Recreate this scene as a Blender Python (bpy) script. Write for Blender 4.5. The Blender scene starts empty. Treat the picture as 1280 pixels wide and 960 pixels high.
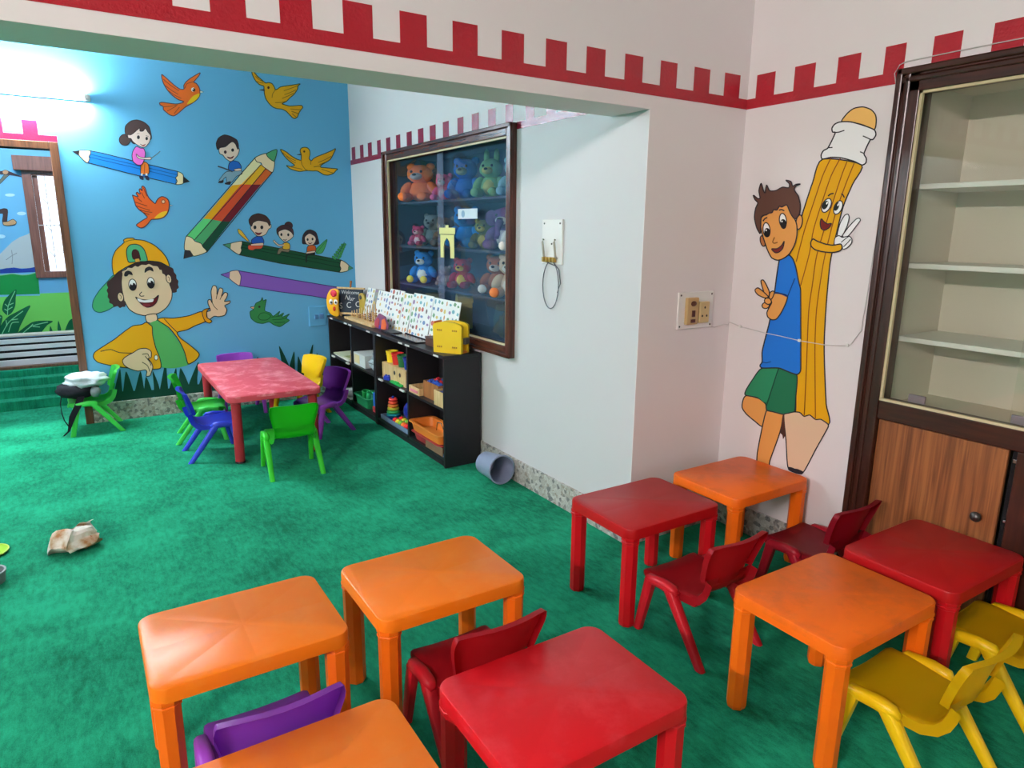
import bpy, bmesh, math, random
from mathutils import Vector, Matrix, noise
from mathutils.geometry import tessellate_polygon
PI = math.pi
R = math.radians
rnd = random.Random(7)
S = bpy.context.scene
COL = S.collection

# ------------------------------------------------------------------ camera
F_PX, YAW, PITCH, ROLL, EYE = 848.09, 0.56597, 0.223361, 0.0099017, 1.5
_cy, _sy, _cp, _sp, _cr, _sr = math.cos(YAW), math.sin(YAW), math.cos(PITCH), math.sin(PITCH), math.cos(ROLL), math.sin(ROLL)
FWD = Vector((_sy * _cp, _cy * _cp, -_sp))
_r = Vector((_cy, -_sy, 0)); _u = _r.cross(FWD)
RIGHT = _cr * _r + _sr * _u
UP = -_sr * _r + _cr * _u
cam_data = bpy.data.cameras.new('camera')
cam = bpy.data.objects.new('camera', cam_data); COL.objects.link(cam)
cam_data.sensor_width = 36; cam_data.sensor_fit = 'HORIZONTAL'; cam_data.lens = F_PX / 1280 * 36
cam_data.clip_start = 0.02
M = Matrix((RIGHT, UP, -FWD)).transposed().to_4x4(); M.translation = Vector((0, 0, EYE))
cam.matrix_world = M
S.camera = cam

# ------------------------------------------------------------------ world and exposure
S.view_settings.view_transform = 'Standard'; S.view_settings.look = 'None'
S.view_settings.gamma = 1; S.view_settings.use_curve_mapping = False
S.view_settings.exposure = 0.0
W = bpy.data.worlds.new('daylight'); S.world = W; W.use_nodes = True
W.node_tree.nodes['Background'].inputs[0].default_value = (0.80, 0.88, 1.0, 1)
W.node_tree.nodes['Background'].inputs[1].default_value = 2.6
TUBE_FAR, FILL_SIDE, TUBE_NEAR, FILL_NEXT = 700.0, 340.0, 1520.0, 330.0      # emission strength of the fluorescent tubes; side and next-room ones are added fill
C_FAR, C_NEAR, C_NEXT = (0.88, 0.97, 1.0), (1.0, 0.875, 0.87), (0.92, 0.97, 1.0)

# ------------------------------------------------------------------ colour and materials
def lin(c): 
    c = c / 255
    return c / 12.92 if c <= 0.04045 else ((c + 0.055) / 1.055) ** 2.4
def col(rgb, k=1.0): return tuple(min(0.92, lin(v) * k) for v in rgb) + (1,)
_mats = {}
def mat(name, rgb, rough=0.5, spec=0.5, k=1.0, metal=0, emit=0, bump=None, var=None, coat=0):
    """one principled material; bump = (scale, strength), var = (scale, amount) noise on the colour"""
    if name in _mats: return _mats[name]
    m = bpy.data.materials.new(name); m.use_nodes = True
    nt = m.node_tree; b = nt.nodes['Principled BSDF']
    c = col(rgb, k)
    b.inputs['Base Color'].default_value = c; b.inputs['Roughness'].default_value = rough
    b.inputs['Specular IOR Level'].default_value = spec; b.inputs['Metallic'].default_value = metal
    if coat: b.inputs['Coat Weight'].default_value = coat; b.inputs['Coat Roughness'].default_value = 0.12
    if emit:
        b.inputs['Emission Color'].default_value = c; b.inputs['Emission Strength'].default_value = emit
    if bump or var:
        tc = nt.nodes.new('ShaderNodeTexCoord')
    if var:
        n = nt.nodes.new('ShaderNodeTexNoise'); n.inputs['Scale'].default_value = var[0]; n.inputs['Detail'].default_value = 5
        nt.links.new(tc.outputs['Object'], n.inputs['Vector'])
        mx = nt.nodes.new('ShaderNodeMix'); mx.data_type = 'RGBA'
        a = var[1]
        mx.inputs[6].default_value = tuple(v * (1 - a) for v in c[:3]) + (1,)
        mx.inputs[7].default_value = tuple(min(1, v * (1 + a)) for v in c[:3]) + (1,)
        nt.links.new(n.outputs[0], mx.inputs[0]); nt.links.new(mx.outputs[2], b.inputs['Base Color'])
    if bump:
        n2 = nt.nodes.new('ShaderNodeTexNoise'); n2.inputs['Scale'].default_value = bump[0]; n2.inputs['Detail'].default_value = 4
        nt.links.new(tc.outputs['Object'], n2.inputs['Vector'])
        bp = nt.nodes.new('ShaderNodeBump'); bp.inputs['Strength'].default_value = bump[1]; bp.inputs['Distance'].default_value = 0.01
        nt.links.new(n2.outputs[0], bp.inputs['Height']); nt.links.new(bp.outputs[0], b.inputs['Normal'])
    _mats[name] = m
    return m
def paint(rgb, k=1.3, rough=0.5):
    return mat('paint_%02x%02x%02x_%d' % (*rgb, int(rough * 100)), rgb, rough, 0.2, k)

def nodes_of(m):
    nt = m.node_tree
    return nt, nt.nodes['Principled BSDF'], lambda t: nt.nodes.new('ShaderNode' + t)

def carpet_material():
    m = mat('green_carpet', (24, 126, 88), 0.95, 0.1)
    nt, b, N = nodes_of(m)
    tc = N('TexCoord'); mp = N('Mapping'); mp.inputs['Scale'].default_value = (1, 1, 1)
    nt.links.new(tc.outputs['Object'], mp.inputs['Vector'])
    big = N('TexNoise'); big.inputs['Scale'].default_value = 2.2; big.inputs['Detail'].default_value = 6; big.inputs['Roughness'].default_value = 0.65
    mp2 = N('Mapping'); mp2.inputs['Scale'].default_value = (14, 5, 1); nt.links.new(tc.outputs['Object'], mp2.inputs['Vector'])
    fin = N('TexNoise'); fin.inputs['Scale'].default_value = 3.0; fin.inputs['Detail'].default_value = 8; fin.inputs['Roughness'].default_value = 0.75
    hair = N('TexNoise'); hair.inputs['Scale'].default_value = 260; hair.inputs['Detail'].default_value = 2
    nt.links.new(mp.outputs[0], big.inputs['Vector']); nt.links.new(mp2.outputs[0], fin.inputs['Vector']); nt.links.new(mp.outputs[0], hair.inputs['Vector'])
    a = N('Math'); a.operation = 'ADD'; nt.links.new(big.outputs[0], a.inputs[0]); nt.links.new(fin.outputs[0], a.inputs[1])
    a2 = N('Math'); a2.operation = 'MULTIPLY_ADD'; a2.inputs[1].default_value = 0.35; nt.links.new(hair.outputs[0], a2.inputs[0]); nt.links.new(a.outputs[0], a2.inputs[2])
    cr = N('ValToRGB'); cr.color_ramp.elements[0].position = 0.40; cr.color_ramp.elements[1].position = 0.58
    d = N('Math'); d.operation = 'MULTIPLY'; d.inputs[1].default_value = 0.425; nt.links.new(a2.outputs[0], d.inputs[0])
    cr.color_ramp.elements[0].color = col((9, 96, 68)); cr.color_ramp.elements[1].color = col((32, 158, 116))
    nt.links.new(d.outputs[0], cr.inputs[0]); nt.links.new(cr.outputs[0], b.inputs['Base Color'])
    b.inputs['Sheen Weight'].default_value = 0.14; b.inputs['Sheen Roughness'].default_value = 0.45; b.inputs['Sheen Tint'].default_value = col((110, 225, 180))
    bp = N('Bump'); bp.inputs['Strength'].default_value = 0.5; bp.inputs['Distance'].default_value = 0.004
    nt.links.new(a2.outputs[0], bp.inputs['Height']); nt.links.new(bp.outputs[0], b.inputs['Normal'])
    return m

def terrazzo_material():
    m = mat('terrazzo', (150, 140, 125), 0.35, 0.5)
    nt, b, N = nodes_of(m)
    tc = N('TexCoord')
    v = N('TexVoronoi'); v.inputs['Scale'].default_value = 52; v.feature = 'F1'; v.inputs['Randomness'].default_value = 1
    nt.links.new(tc.outputs['Object'], v.inputs['Vector'])
    sep = N('SeparateColor'); nt.links.new(v.outputs['Color'], sep.inputs[0])
    cr = N('ValToRGB'); cr.color_ramp.interpolation = 'CONSTANT'
    e = cr.color_ramp.elements
    e[0].position = 0; e[0].color = col((52, 44, 38)); e[1].position = 0.13; e[1].color = col((168, 160, 146))
    for p, c in ((0.45, (190, 186, 176)), (0.68, (142, 122, 98)), (0.80, (205, 200, 190)), (0.93, (96, 82, 70))):
        x = e.new(p); x.color = col(c)
    nt.links.new(sep.outputs[0], cr.inputs[0])
    n = N('TexNoise'); n.inputs['Scale'].default_value = 140; nt.links.new(tc.outputs['Object'], n.inputs['Vector'])
    mx = N('Mix'); mx.data_type = 'RGBA'; mx.inputs[0].default_value = 0.35
    nt.links.new(cr.outputs[0], mx.inputs[6]); nt.links.new(n.outputs[0], mx.inputs[7]); nt.links.new(mx.outputs[2], b.inputs['Base Color'])
    return m

def wood_material(name, c0, c1, scale=(60, 60, 3), rough=0.4, axis_wave=None):
    m = mat(name, c0, rough, 0.5)
    nt, b, N = nodes_of(m)
    tc = N('TexCoord'); mp = N('Mapping'); mp.inputs['Scale'].default_value = scale
    nt.links.new(tc.outputs['Object'], mp.inputs['Vector'])
    n = N('TexNoise'); n.inputs['Scale'].default_value = 1; n.inputs['Detail'].default_value = 7; n.inputs['Distortion'].default_value = 0.6
    nt.links.new(mp.outputs[0], n.inputs['Vector'])
    cr = N('ValToRGB'); cr.color_ramp.elements[0].position = 0.34; cr.color_ramp.elements[1].position = 0.66
    cr.color_ramp.elements[0].color = col(c0); cr.color_ramp.elements[1].color = col(c1)
    nt.links.new(n.outputs[0], cr.inputs[0]); nt.links.new(cr.outputs[0], b.inputs['Base Color'])
    return m

def table_material(name, rgb, worn, amount, rough=0.36, half=(0.25, 0.1925), k=1.25):
    """moulded plastic: star of shallow facets in the top, rubbed pale patches"""
    m = mat(name, rgb, rough, 0.3, k)
    nt, b, N = nodes_of(m)
    tc = N('TexCoord'); sx = N('SeparateXYZ'); nt.links.new(tc.outputs['Object'], sx.inputs[0])
    def mth(op, a, bb=None, c=None):
        n = N('Math'); n.operation = op
        for i, v in enumerate((a, bb, c)):
            if v is None: continue
            if isinstance(v, (int, float)): n.inputs[i].default_value = v
            else: nt.links.new(v, n.inputs[i])
        return n.outputs[0]
    u = mth('DIVIDE', sx.outputs[0], half[0]); v = mth('DIVIDE', sx.outputs[1], half[1])
    ang = mth('ARCTAN2', v, u)
    wave = mth('ABSOLUTE', mth('SINE', mth('MULTIPLY', ang, 4.0)))
    rad = mth('SQRT', mth('ADD', mth('MULTIPLY', u, u), mth('MULTIPLY', v, v)))
    fade = mth('MINIMUM', rad, 0.9)
    inside = mth('LESS_THAN', mth('MAXIMUM', mth('ABSOLUTE', u), mth('ABSOLUTE', v)), 0.9)
    h = mth('MULTIPLY', mth('MULTIPLY', wave, fade), inside)
    bp = N('Bump'); bp.inputs['Strength'].default_value = 0.14; bp.inputs['Distance'].default_value = 0.012
    nt.links.new(h, bp.inputs['Height']); nt.links.new(bp.outputs[0], b.inputs['Normal'])
    n = N('TexNoise'); n.inputs['Scale'].default_value = 9; n.inputs['Detail'].default_value = 8; n.inputs['Roughness'].default_value = 0.7
    nt.links.new(tc.outputs['Object'], n.inputs['Vector'])
    cr = N('ValToRGB'); cr.color_ramp.elements[0].position = 0.48; cr.color_ramp.elements[1].position = 0.72
    cr.color_ramp.elements[0].color = (0, 0, 0, 1); cr.color_ramp.elements[1].color = (amount,) * 3 + (1,)
    nt.links.new(n.outputs[0], cr.inputs[0])
    top = mth('GREATER_THAN', sx.outputs[2], 0.0)
    mx = N('Mix'); mx.data_type = 'RGBA'; mx.inputs[6].default_value = col(rgb, k); mx.inputs[7].default_value = col(worn, k)
    nt.links.new(mth('MULTIPLY', cr.outputs[0], top), mx.inputs[0]); nt.links.new(mx.outputs[2], b.inputs['Base Color'])
    return m

def glass_material(name, tint=(1, 1, 1), haze=0.0, haze_rgb=(150, 170, 185)):
    m = bpy.data.materials.new(name); m.use_nodes = True
    nt = m.node_tree; nt.nodes.clear(); N = lambda t: nt.nodes.new('ShaderNode' + t)
    out = N('OutputMaterial'); tr = N('BsdfTransparent'); tr.inputs[0].default_value = (*tint, 1)
    gl = N('BsdfGlossy'); gl.inputs['Roughness'].default_value = 0.02
    fr = N('Fresnel'); fr.inputs[0].default_value = 1.5
    ge = N('NewGeometry'); inv = N('Math'); inv.operation = 'SUBTRACT'; inv.inputs[0].default_value = 1.0
    nt.links.new(ge.outputs['Backfacing'], inv.inputs[1])
    fm = N('Math'); fm.operation = 'MULTIPLY'; nt.links.new(fr.outputs[0], fm.inputs[0]); nt.links.new(inv.outputs[0], fm.inputs[1])
    mx = N('MixShader'); nt.links.new(fm.outputs[0], mx.inputs[0]); nt.links.new(tr.outputs[0], mx.inputs[1]); nt.links.new(gl.outputs[0], mx.inputs[2])
    last = mx.outputs[0]
    if haze:
        df = N('BsdfDiffuse'); df.inputs[0].default_value = col(haze_rgb)
        m2 = N('MixShader'); hm = N('Math'); hm.operation = 'MULTIPLY'; hm.inputs[1].default_value = haze
        nt.links.new(inv.outputs[0], hm.inputs[0]); nt.links.new(hm.outputs[0], m2.inputs[0])
        nt.links.new(last, m2.inputs[1]); nt.links.new(df.outputs[0], m2.inputs[2]); last = m2.outputs[0]
    nt.links.new(last, out.inputs[0])
    return m

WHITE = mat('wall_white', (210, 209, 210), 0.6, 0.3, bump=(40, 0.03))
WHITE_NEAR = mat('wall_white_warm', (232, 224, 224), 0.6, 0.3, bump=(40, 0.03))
BLUE = mat('wall_blue', (100, 178, 222), 0.55, 0.35, bump=(40, 0.03))
CARPET = carpet_material()
TERRAZZO = terrazzo_material()
DARKWOOD = wood_material('dark_polished_wood', (44, 20, 14), (68, 32, 21), (70, 70, 4), 0.3)
CUPWOOD = wood_material('cupboard_wood', (62, 32, 25), (96, 52, 40), (70, 70, 4), 0.24)
CUPRAIL = wood_material('cupboard_wood_rail', (62, 32, 25), (96, 52, 40), (70, 4, 70), 0.24)
DARKRAIL = wood_material('dark_polished_rail', (44, 20, 14), (68, 32, 21), (70, 4, 70), 0.3)
DOORWOOD = wood_material('door_frame_wood', (84, 50, 34), (118, 74, 48), (70, 70, 4), 0.4)
LAMINATE = wood_material('wood_laminate', (108, 58, 28), (160, 96, 50), (70, 70, 2.2), 0.45)
PALEWOOD = wood_material('pale_toy_wood', (196, 160, 105), (222, 190, 138), (50, 50, 6), 0.55)
BROWNWOOD = wood_material('brown_toy_wood', (140, 84, 42), (172, 110, 60), (50, 50, 6), 0.5)
BLACK = mat('black_laminate', (30, 28, 32), 0.42, 0.4, k=0.9)
BLACKIN = mat('black_back_panel', (24, 22, 26), 0.6, 0.3)
CHROME = mat('chrome', (190, 190, 195), 0.25, 0.5, metal=1)
BEAD = mat('glazing_bead_cream', (205, 190, 150), 0.5)
CREAM = mat('niche_cream', (212, 206, 188), 0.6)
PLATE = mat('white_plate', (235, 232, 228), 0.35)

# ------------------------------------------------------------------ mesh helpers
def mkobj(name, bm, m, parent=None, smooth=False, loc=None, rot=None):
    me = bpy.data.meshes.new(name)
    bm.normal_update(); bm.to_mesh(me); bm.free()
    for x in (m if isinstance(m, (list, tuple)) else [m]): me.materials.append(x)
    if smooth:
        me.shade_smooth() if hasattr(me, 'shade_smooth') else None
        if smooth is not True:
            try: me.set_sharp_from_angle(angle=R(smooth))
            except Exception: pass
    o = bpy.data.objects.new(name, me); COL.objects.link(o)
    if parent: o.parent = parent
    if loc: o.location = loc
    if rot: o.rotation_euler = rot
    return o
def B(): return bmesh.new()
def box(bm, a, b, bev=0.0, mi=0, mx=None, seg=2):
    """box between corners a and b, optional bevel and matrix"""
    r = bmesh.ops.create_cube(bm, size=1)
    vs = r['verts']
    a, b = Vector(a), Vector(b)
    for v in vs:
        v.co = Vector(((a[i] + b[i]) / 2 + v.co[i] * (b[i] - a[i])) for i in range(3))
    fs = set(f for v in vs for f in v.link_faces)
    if bev:
        es = list(set(e for v in vs for e in v.link_edges))
        rr = bmesh.ops.bevel(bm, geom=es, offset=bev, segments=seg, affect='EDGES', profile=0.5)
        vs = list(set(v for f in rr['faces'] for v in f.verts) | set(v for v in vs if v.is_valid))
        fs = set(f for v in vs for f in v.link_faces)
    for f in fs: f.material_index = mi
    if mx: bmesh.ops.transform(bm, matrix=mx, verts=[v for v in vs if v.is_valid])
    return bm
def ring(c, ax, r, n, ph=0.0, up=None, sq=None):
    ax = Vector(ax).normalized()
    t = Vector(up) if up else (Vector((0, 0, 1)) if abs(ax.z) < 0.9 else Vector((1, 0, 0)))
    x = t.cross(ax).normalized(); y = ax.cross(x)
    rx, ry = r if isinstance(r, (tuple, list)) else (r, r)
    out = []
    for i in range(n):
        a = ph + 2 * PI * i / n
        ca, sa = math.cos(a), math.sin(a)
        if sq:   # superellipse for rounded square sections
            ca = math.copysign(abs(ca) ** sq, ca); sa = math.copysign(abs(sa) ** sq, sa)
        out.append(Vector(c) + x * rx * ca + y * ry * sa)
    return out
def skin(bm, rings, close=True, caps=True, mi=0):
    vr = [[bm.verts.new(p) for p in rg] for rg in rings]
    n = len(vr[0]); fs = []
    for i in range(len(vr) - 1):
        for j in range(n if close else n - 1):
            k = (j + 1) % n
            fs.append(bm.faces.new((vr[i][j], vr[i][k], vr[i + 1][k], vr[i + 1][j])))
    if caps and close:
        fs.append(bm.faces.new(list(reversed(vr[0])))); fs.append(bm.faces.new(vr[-1]))
    for f in fs: f.material_index = mi
    return bm
def tube(bm, pts, r, n=8, mi=0, caps=True, sq=None, up=None, ph=0.0):
    pts = [Vector(p) for p in pts]
    rs = r if isinstance(r, list) else [r] * len(pts)
    rings = []
    for i, p in enumerate(pts):
        d = (pts[min(i + 1, len(pts) - 1)] - pts[max(i - 1, 0)])
        rings.append(ring(p, d, rs[i], n, ph, up, sq))
    return skin(bm, rings, True, caps, mi)
def lathe(bm, prof, n=24, mi=0, mx=None, caps=False):
    """prof: list of (radius, z)"""
    rings = [[Vector((max(r, 1e-4) * math.cos(2 * PI * i / n), max(r, 1e-4) * math.sin(2 * PI * i / n), z)) for i in range(n)] for r, z in prof]
    if mx: rings = [[mx @ p for p in rg] for rg in rings]
    return skin(bm, rings, True, caps, mi)
def ball(bm, c, r, mi=0, n=14, mx=None, jitter=0, seed=0):
    rr = bmesh.ops.create_uvsphere(bm, u_segments=n, v_segments=max(6, n * 2 // 3), radius=1)
    rx = r if isinstance(r, (tuple, list)) else (r, r, r)
    for v in rr['verts']:
        d = v.co.copy()
        s = 1 + (jitter * noise.noise(d * 2.3 + Vector((seed * 7.1, seed, 0))) if jitter else 0)
        p = Vector((d.x * rx[0] * s, d.y * rx[1] * s, d.z * rx[2] * s))
        if mx: p = mx @ p
        v.co = p + Vector(c)
    for f in set(f for v in rr['verts'] for f in v.link_faces): f.material_index = mi
    return bm
def rrect(hx, hy, r, n=5):
    pts = []
    for cx, cy, a0 in ((hx - r, hy - r, 0), (-hx + r, hy - r, PI / 2), (-hx + r, -hy + r, PI), (hx - r, -hy + r, 1.5 * PI)):
        for i in range(n + 1):
            a = a0 + PI / 2 * i / n
            pts.append((cx + r * math.cos(a), cy + r * math.sin(a)))
    return pts
def prism(bm, outline, z0, z1, mx=None, mi=0, edge=0.0):
    """extrude a 2-D outline; edge rounds the top rim by insetting one ring"""
    lv = [(0, z0), (0, z1 - edge), (edge * 0.3, z1 - edge * 0.3), (edge, z1)] if edge else [(0, z0), (0, z1)]
    cx = sum(p[0] for p in outline) / len(outline); cy = sum(p[1] for p in outline) / len(outline)
    rings = []
    for ins, z in lv:
        rg = []
        for x, y in outline:
            d = math.hypot(x - cx, y - cy) or 1
            p = Vector((x - (x - cx) / d * ins, y - (y - cy) / d * ins, z))
            rg.append(mx @ p if mx else p)
        rings.append(rg)
    return skin(bm, rings, True, True, mi)

def thing(name, label, cat, loc=(0, 0, 0), rz=0.0, group=None):
    o = bpy.data.objects.new(name, None); COL.objects.link(o)
    o.empty_display_size = 0.05
    o.location = loc; o.rotation_euler = (0, 0, rz); tag(o, label, cat, group)
    return o
def tag(o, label, cat, group=None):
    o['label'] = label; o['category'] = cat
    if group: o['group'] = group
    return o
def struct(name, bm, m, parent=None, smooth=False):
    o = mkobj(name, bm, m, parent, smooth)
    if not parent: o['kind'] = 'structure'
    return o
def dup(root, loc, rz, label, group=None, cols=None):
    """copy a thing with its parts and sub-parts; cols = material for every part"""
    r = root.copy(); COL.objects.link(r); r.location = loc; r.rotation_euler = (0, 0, rz); r['label'] = label
    if group: r['group'] = group
    for ch in list(root.children):
        c = ch.copy(); COL.objects.link(c); c.parent = r
        if cols: 
            c.data = mesh_in(ch.data, cols)
        for g in list(ch.children):
            d = g.copy(); COL.objects.link(d); d.parent = c
    return r
_mc = {}
def mesh_in(me, m):
    k = (me.name, m.name)
    if k not in _mc:
        n = me.copy(); n.materials.clear(); n.materials.append(m); _mc[k] = n
    return _mc[k]

# ------------------------------------------------------------------ where the walls are (metres)
XL, XF, XR = -3.2, 2.135, 2.745        # left wall, far room's white wall, near room's cabinet wall
YB, YM, YM2, YN = 6.04, 2.287, 2.535, -1.6   # blue wall, beam front and back, wall behind the camera
ZC, ZBEAM = 2.9, 2.007
def ray(x, y): return (RIGHT * ((x - 640) / F_PX) - UP * ((y - 480) / F_PX) + FWD)
def on_y(x, y, Y): d = ray(x, y); return Vector((0, 0, EYE)) + d * (Y / d.y)
def on_x(x, y, X): d = ray(x, y); return Vector((0, 0, EYE)) + d * (X / d.x)

# ------------------------------------------------------------------ room shell
bm = B(); box(bm, (XL - .1, YN - .1, -.06), (XR + .5, 8.5, 0)); floor = struct('floor', bm, CARPET)
bm = B(); box(bm, (XL - .1, YN - .1, ZC), (XR + .5, 8.5, ZC + .08)); struct('ceiling', bm, WHITE)
bm = B(); box(bm, (XL - .1, YN - .1, 0), (XL, 8.4, ZC)); struct('wall_left', bm, WHITE)
bm = B(); box(bm, (XL, YN - .1, 0), (XR + .1, YN, ZC)); struct('wall_front', bm, WHITE_NEAR)
DX0, DX1, DZ = -1.0, -.072, 2.026       # doorway in the blue wall
bm = B()
box(bm, (XL, YB, 0), (DX0, YB + .12, ZC)); box(bm, (DX1, YB, 0), (XF + .3, YB + .12, ZC)); box(bm, (DX0, YB, DZ), (DX1, YB + .12, ZC))
wall_back = struct('wall_back', bm, BLUE)
DY0, DY1, DZ0, DZ1 = 3.335, 5.226, .757, 2.078   # toy cupboard in the far room's white wall
bm = B()
box(bm, (XF, YM + .003, 0), (XF + .1, DY0 + .03, ZC)); box(bm, (XF, DY1 - .03, 0), (XF + .1, YB, ZC))
box(bm, (XF, DY0 + .03, 0), (XF + .1, DY1 - .03, DZ0 + .03)); box(bm, (XF, DY0 + .03, DZ1 - .03), (XF + .1, DY1 - .03, ZC))
wall_far_right = struct('wall_far_right', bm, WHITE)
bm = B(); box(bm, (XF, YM, 0), (XR + .1, YM + .003, ZC)); box(bm, (XF + .1, YM + .003, 0), (XR + .1, YM2, ZC)); wall_pier = struct('wall_pier', bm, WHITE_NEAR)
CY0, CY1, CZ1 = .40, 1.568, 2.108       # built-in cabinet in the near wall
bm = B()
box(bm, (XR, YN, 0), (XR + .1, CY0 + .03, ZC)); box(bm, (XR, CY1 - .03, 0), (XR + .1, YM, ZC)); box(bm, (XR, CY0 + .03, CZ1 - .03), (XR + .1, CY1 - .03, ZC))
wall_right = struct('wall_right', bm, WHITE_NEAR)
bm = B(); box(bm, (XL, YM, ZBEAM), (XF, YM2, ZC)); beam = struct('beam', bm, WHITE_NEAR)
# terrazzo skirtings
bm = B(); box(bm, (-.017, YB - .012, 0), (XF, YB, .152), .002); struct('baseboard_back', bm, TERRAZZO)
bm = B(); box(bm, (XF - .014, YM - .012, 0), (XF, YB - .012, .142), .002); struct('baseboard_far_right', bm, TERRAZZO)
bm = B(); box(bm, (XF - .014, YM - .012, 0), (XR, YM, .14), .002); struct('baseboard_pier', bm, TERRAZZO)
bm = B(); box(bm, (XR - .014, CY1 + .002, 0), (XR, YM - .012, .14), .002); struct('baseboard_right', bm, TERRAZZO)
# blue door frame
door = bpy.data.objects.new('door_1', None); COL.objects.link(door); door['kind'] = 'structure'
bm = B(); box(bm, (DX1, YB - .018, 0), (DX1 + .054, YB + .13, DZ + .05), .004); mkobj('jamb', bm, DOORWOOD, door)
bm = B(); box(bm, (DX0 - .054, YB - .018, 0), (DX0, YB + .13, DZ + .05), .004); mkobj('jamb', bm, DOORWOOD, door)
bm = B(); box(bm, (DX0, YB - .018, DZ), (DX1, YB + .13, DZ + .05), .004); mkobj('lintel', bm, DOORWOOD, door)

# ------------------------------------------------------------------ painted walls
def spline(pts, closed=True, k=5):
    P = [Vector((p[0], p[1])) for p in pts]; n = len(P); out = []
    rng = range(n if closed else n - 1)
    for i in rng:
        if closed: a, b, c, d = P[i - 1], P[i], P[(i + 1) % n], P[(i + 2) % n]
        else: a, b, c, d = P[max(i - 1, 0)], P[i], P[i + 1], P[min(i + 2, n - 1)]
        for j in range(k):
            t = j / k
            # centripetal-ish, damped tangents keep corners crisp
            m1, m2 = (c - a) * .38, (d - b) * .38
            L = (c - b).length
            if m1.length > L: m1 = m1 * (L / m1.length)
            if m2.length > L: m2 = m2 * (L / m2.length)
            h = (2*t**3 - 3*t**2 + 1) * b + (t**3 - 2*t**2 + t) * m1 + (-2*t**3 + 3*t**2) * c + (t**3 - t**2) * m2
            out.append(h)
    if not closed: out.append(P[-1])
    return out
def ell(cx, cy, rx, ry, rot=0, n=18):
    c, s = math.cos(R(rot)), math.sin(R(rot))
    return [(cx + rx * math.cos(2*PI*i/n) * c - ry * math.sin(2*PI*i/n) * s, cy + rx * math.cos(2*PI*i/n) * s + ry * math.sin(2*PI*i/n) * c) for i in range(n)]
INK = (38, 34, 40)
class Mural:
    """flat paint on a wall: outlines are brought from the photograph onto the wall's plane"""
    def __init__(s, wall, plane, name, label=None):
        s.wall, s.plane, s.name, s.label = wall, plane, name, label
        s.subs = []; s.lay = 0; s.k = (0, 0, 1)
    def crop(s, x0, y0, sc): s.k = (x0, y0, sc); return s
    def sub(s, name):
        s.subs.append((name, B(), [])); return s
    def P(s, p):
        x, y = s.k[0] + p[0] / s.k[2], s.k[1] + p[1] / s.k[2]
        off = .0006 + s.lay * .00012
        if s.plane[0] == 'y': return on_y(x, y, s.plane[1]) - Vector((0, off, 0))
        return on_x(x, y, s.plane[1]) - Vector((off, 0, 0))
    def mi(s, rgb, rough):
        m = paint(rgb, rough=rough); ms = s.subs[-1][2]
        if m not in ms: ms.append(m)
        return ms.index(m)
    def poly3(s, pts3, mi):
        bm = s.subs[-1][1]
        vs = [bm.verts.new(p) for p in pts3]
        for t in tessellate_polygon([pts3]):
            try: bm.faces.new([vs[i] for i in t]).material_index = mi
            except ValueError: pass
    def f(s, rgb, pts, line=1.0, smooth=True, ink=INK, rough=.5):
        if not s.subs: s.sub(s.name)
        q = spline(pts) if smooth else [Vector(p) for p in pts]
        s.lay += 1
        s.poly3([s.P(p) for p in q], s.mi(rgb, rough))
        if line: s.l(ink, line, [tuple(p) for p in q] + [tuple(q[0])], smooth=False)
        return s
    def l(s, rgb, w, pts, smooth=True):
        if not s.subs: s.sub(s.name)
        q = spline(pts, False) if smooth else [Vector(p) for p in pts]
        s.lay += 1
        bm = s.subs[-1][1]; mi = s.mi(rgb, .5); hw = w * s.k[2] / 2 * (1.5 if s.plane[0] == 'x' else 1.1)
        rail = []
        for i, p in enumerate(q):
            d = q[min(i + 1, len(q) - 1)] - q[max(i - 1, 0)]
            if d.length < 1e-9: continue
            d.normalize(); n = Vector((-d.y, d.x))
            rail.append((bm.verts.new(s.P(p + n * hw)), bm.verts.new(s.P(p - n * hw))))
        for a, b in zip(rail, rail[1:]):
            bm.faces.new((a[0], a[1], b[1], b[0])).material_index = mi
        return s
    def done(s):
        root = None
        for name, bm, ms in s.subs:
            o = mkobj(name, bm, ms, root or s.wall)
            if root is None:
                root = o
                if s.label: o['label'] = s.label
        return root
PB, PR = ('y', YB), ('x', XR)
def battlement(wall, axis, c, spans, merlons, zb=2.062, zt=2.106, zm=2.205, rgb=(158, 18, 34)):
    """painted red castle edging in wall coordinates"""
    bm = B(); off = .0012
    def q(a0, a1, z0, z1):
        if axis == 'y': ps = [(a0, c - off, z0), (a1, c - off, z0), (a1, c - off, z1), (a0, c - off, z1)]
        else: ps = [(c - off, a0, z0), (c - off, a1, z0), (c - off, a1, z1), (c - off, a0, z1)]
        bm.faces.new([bm.verts.new(p) for p in ps])
    for a, b in spans: q(a, b, zb, zt)
    for a, b in merlons: q(a, b, zt, zm)
    m = mat('glossy_red_border_%d' % rgb[0], rgb, 0.22, 0.6, 1.25, bump=(90, 0.25))
    return mkobj('painted_border', bm, m, wall)
battlement(beam, 'y', YM, [(XL, XF)], [(x, x + .099) for x in [.802 - .1975 * i for i in range(19, -1, -1)]] + [(.996, 1.095), (1.193, 1.293), (1.393, 1.49), (1.589, 1.688), (1.784, 1.88), (1.983, 2.082)])
battlement(wall_pier, 'y', YM, [(XF, XR)], [(2.182, 2.28), (2.384, 2.484), (2.58, 2.685)])
battlement(wall_right, 'x', XR, [(CY1, YM), ], [(2.14, 2.24), (1.94, 2.041), (1.739, 1.838), (1.56, 1.64), (1.362, 1.46), (1.165, 1.263), (.965, 1.065), (.765, .865), (.565, .665)])
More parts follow.
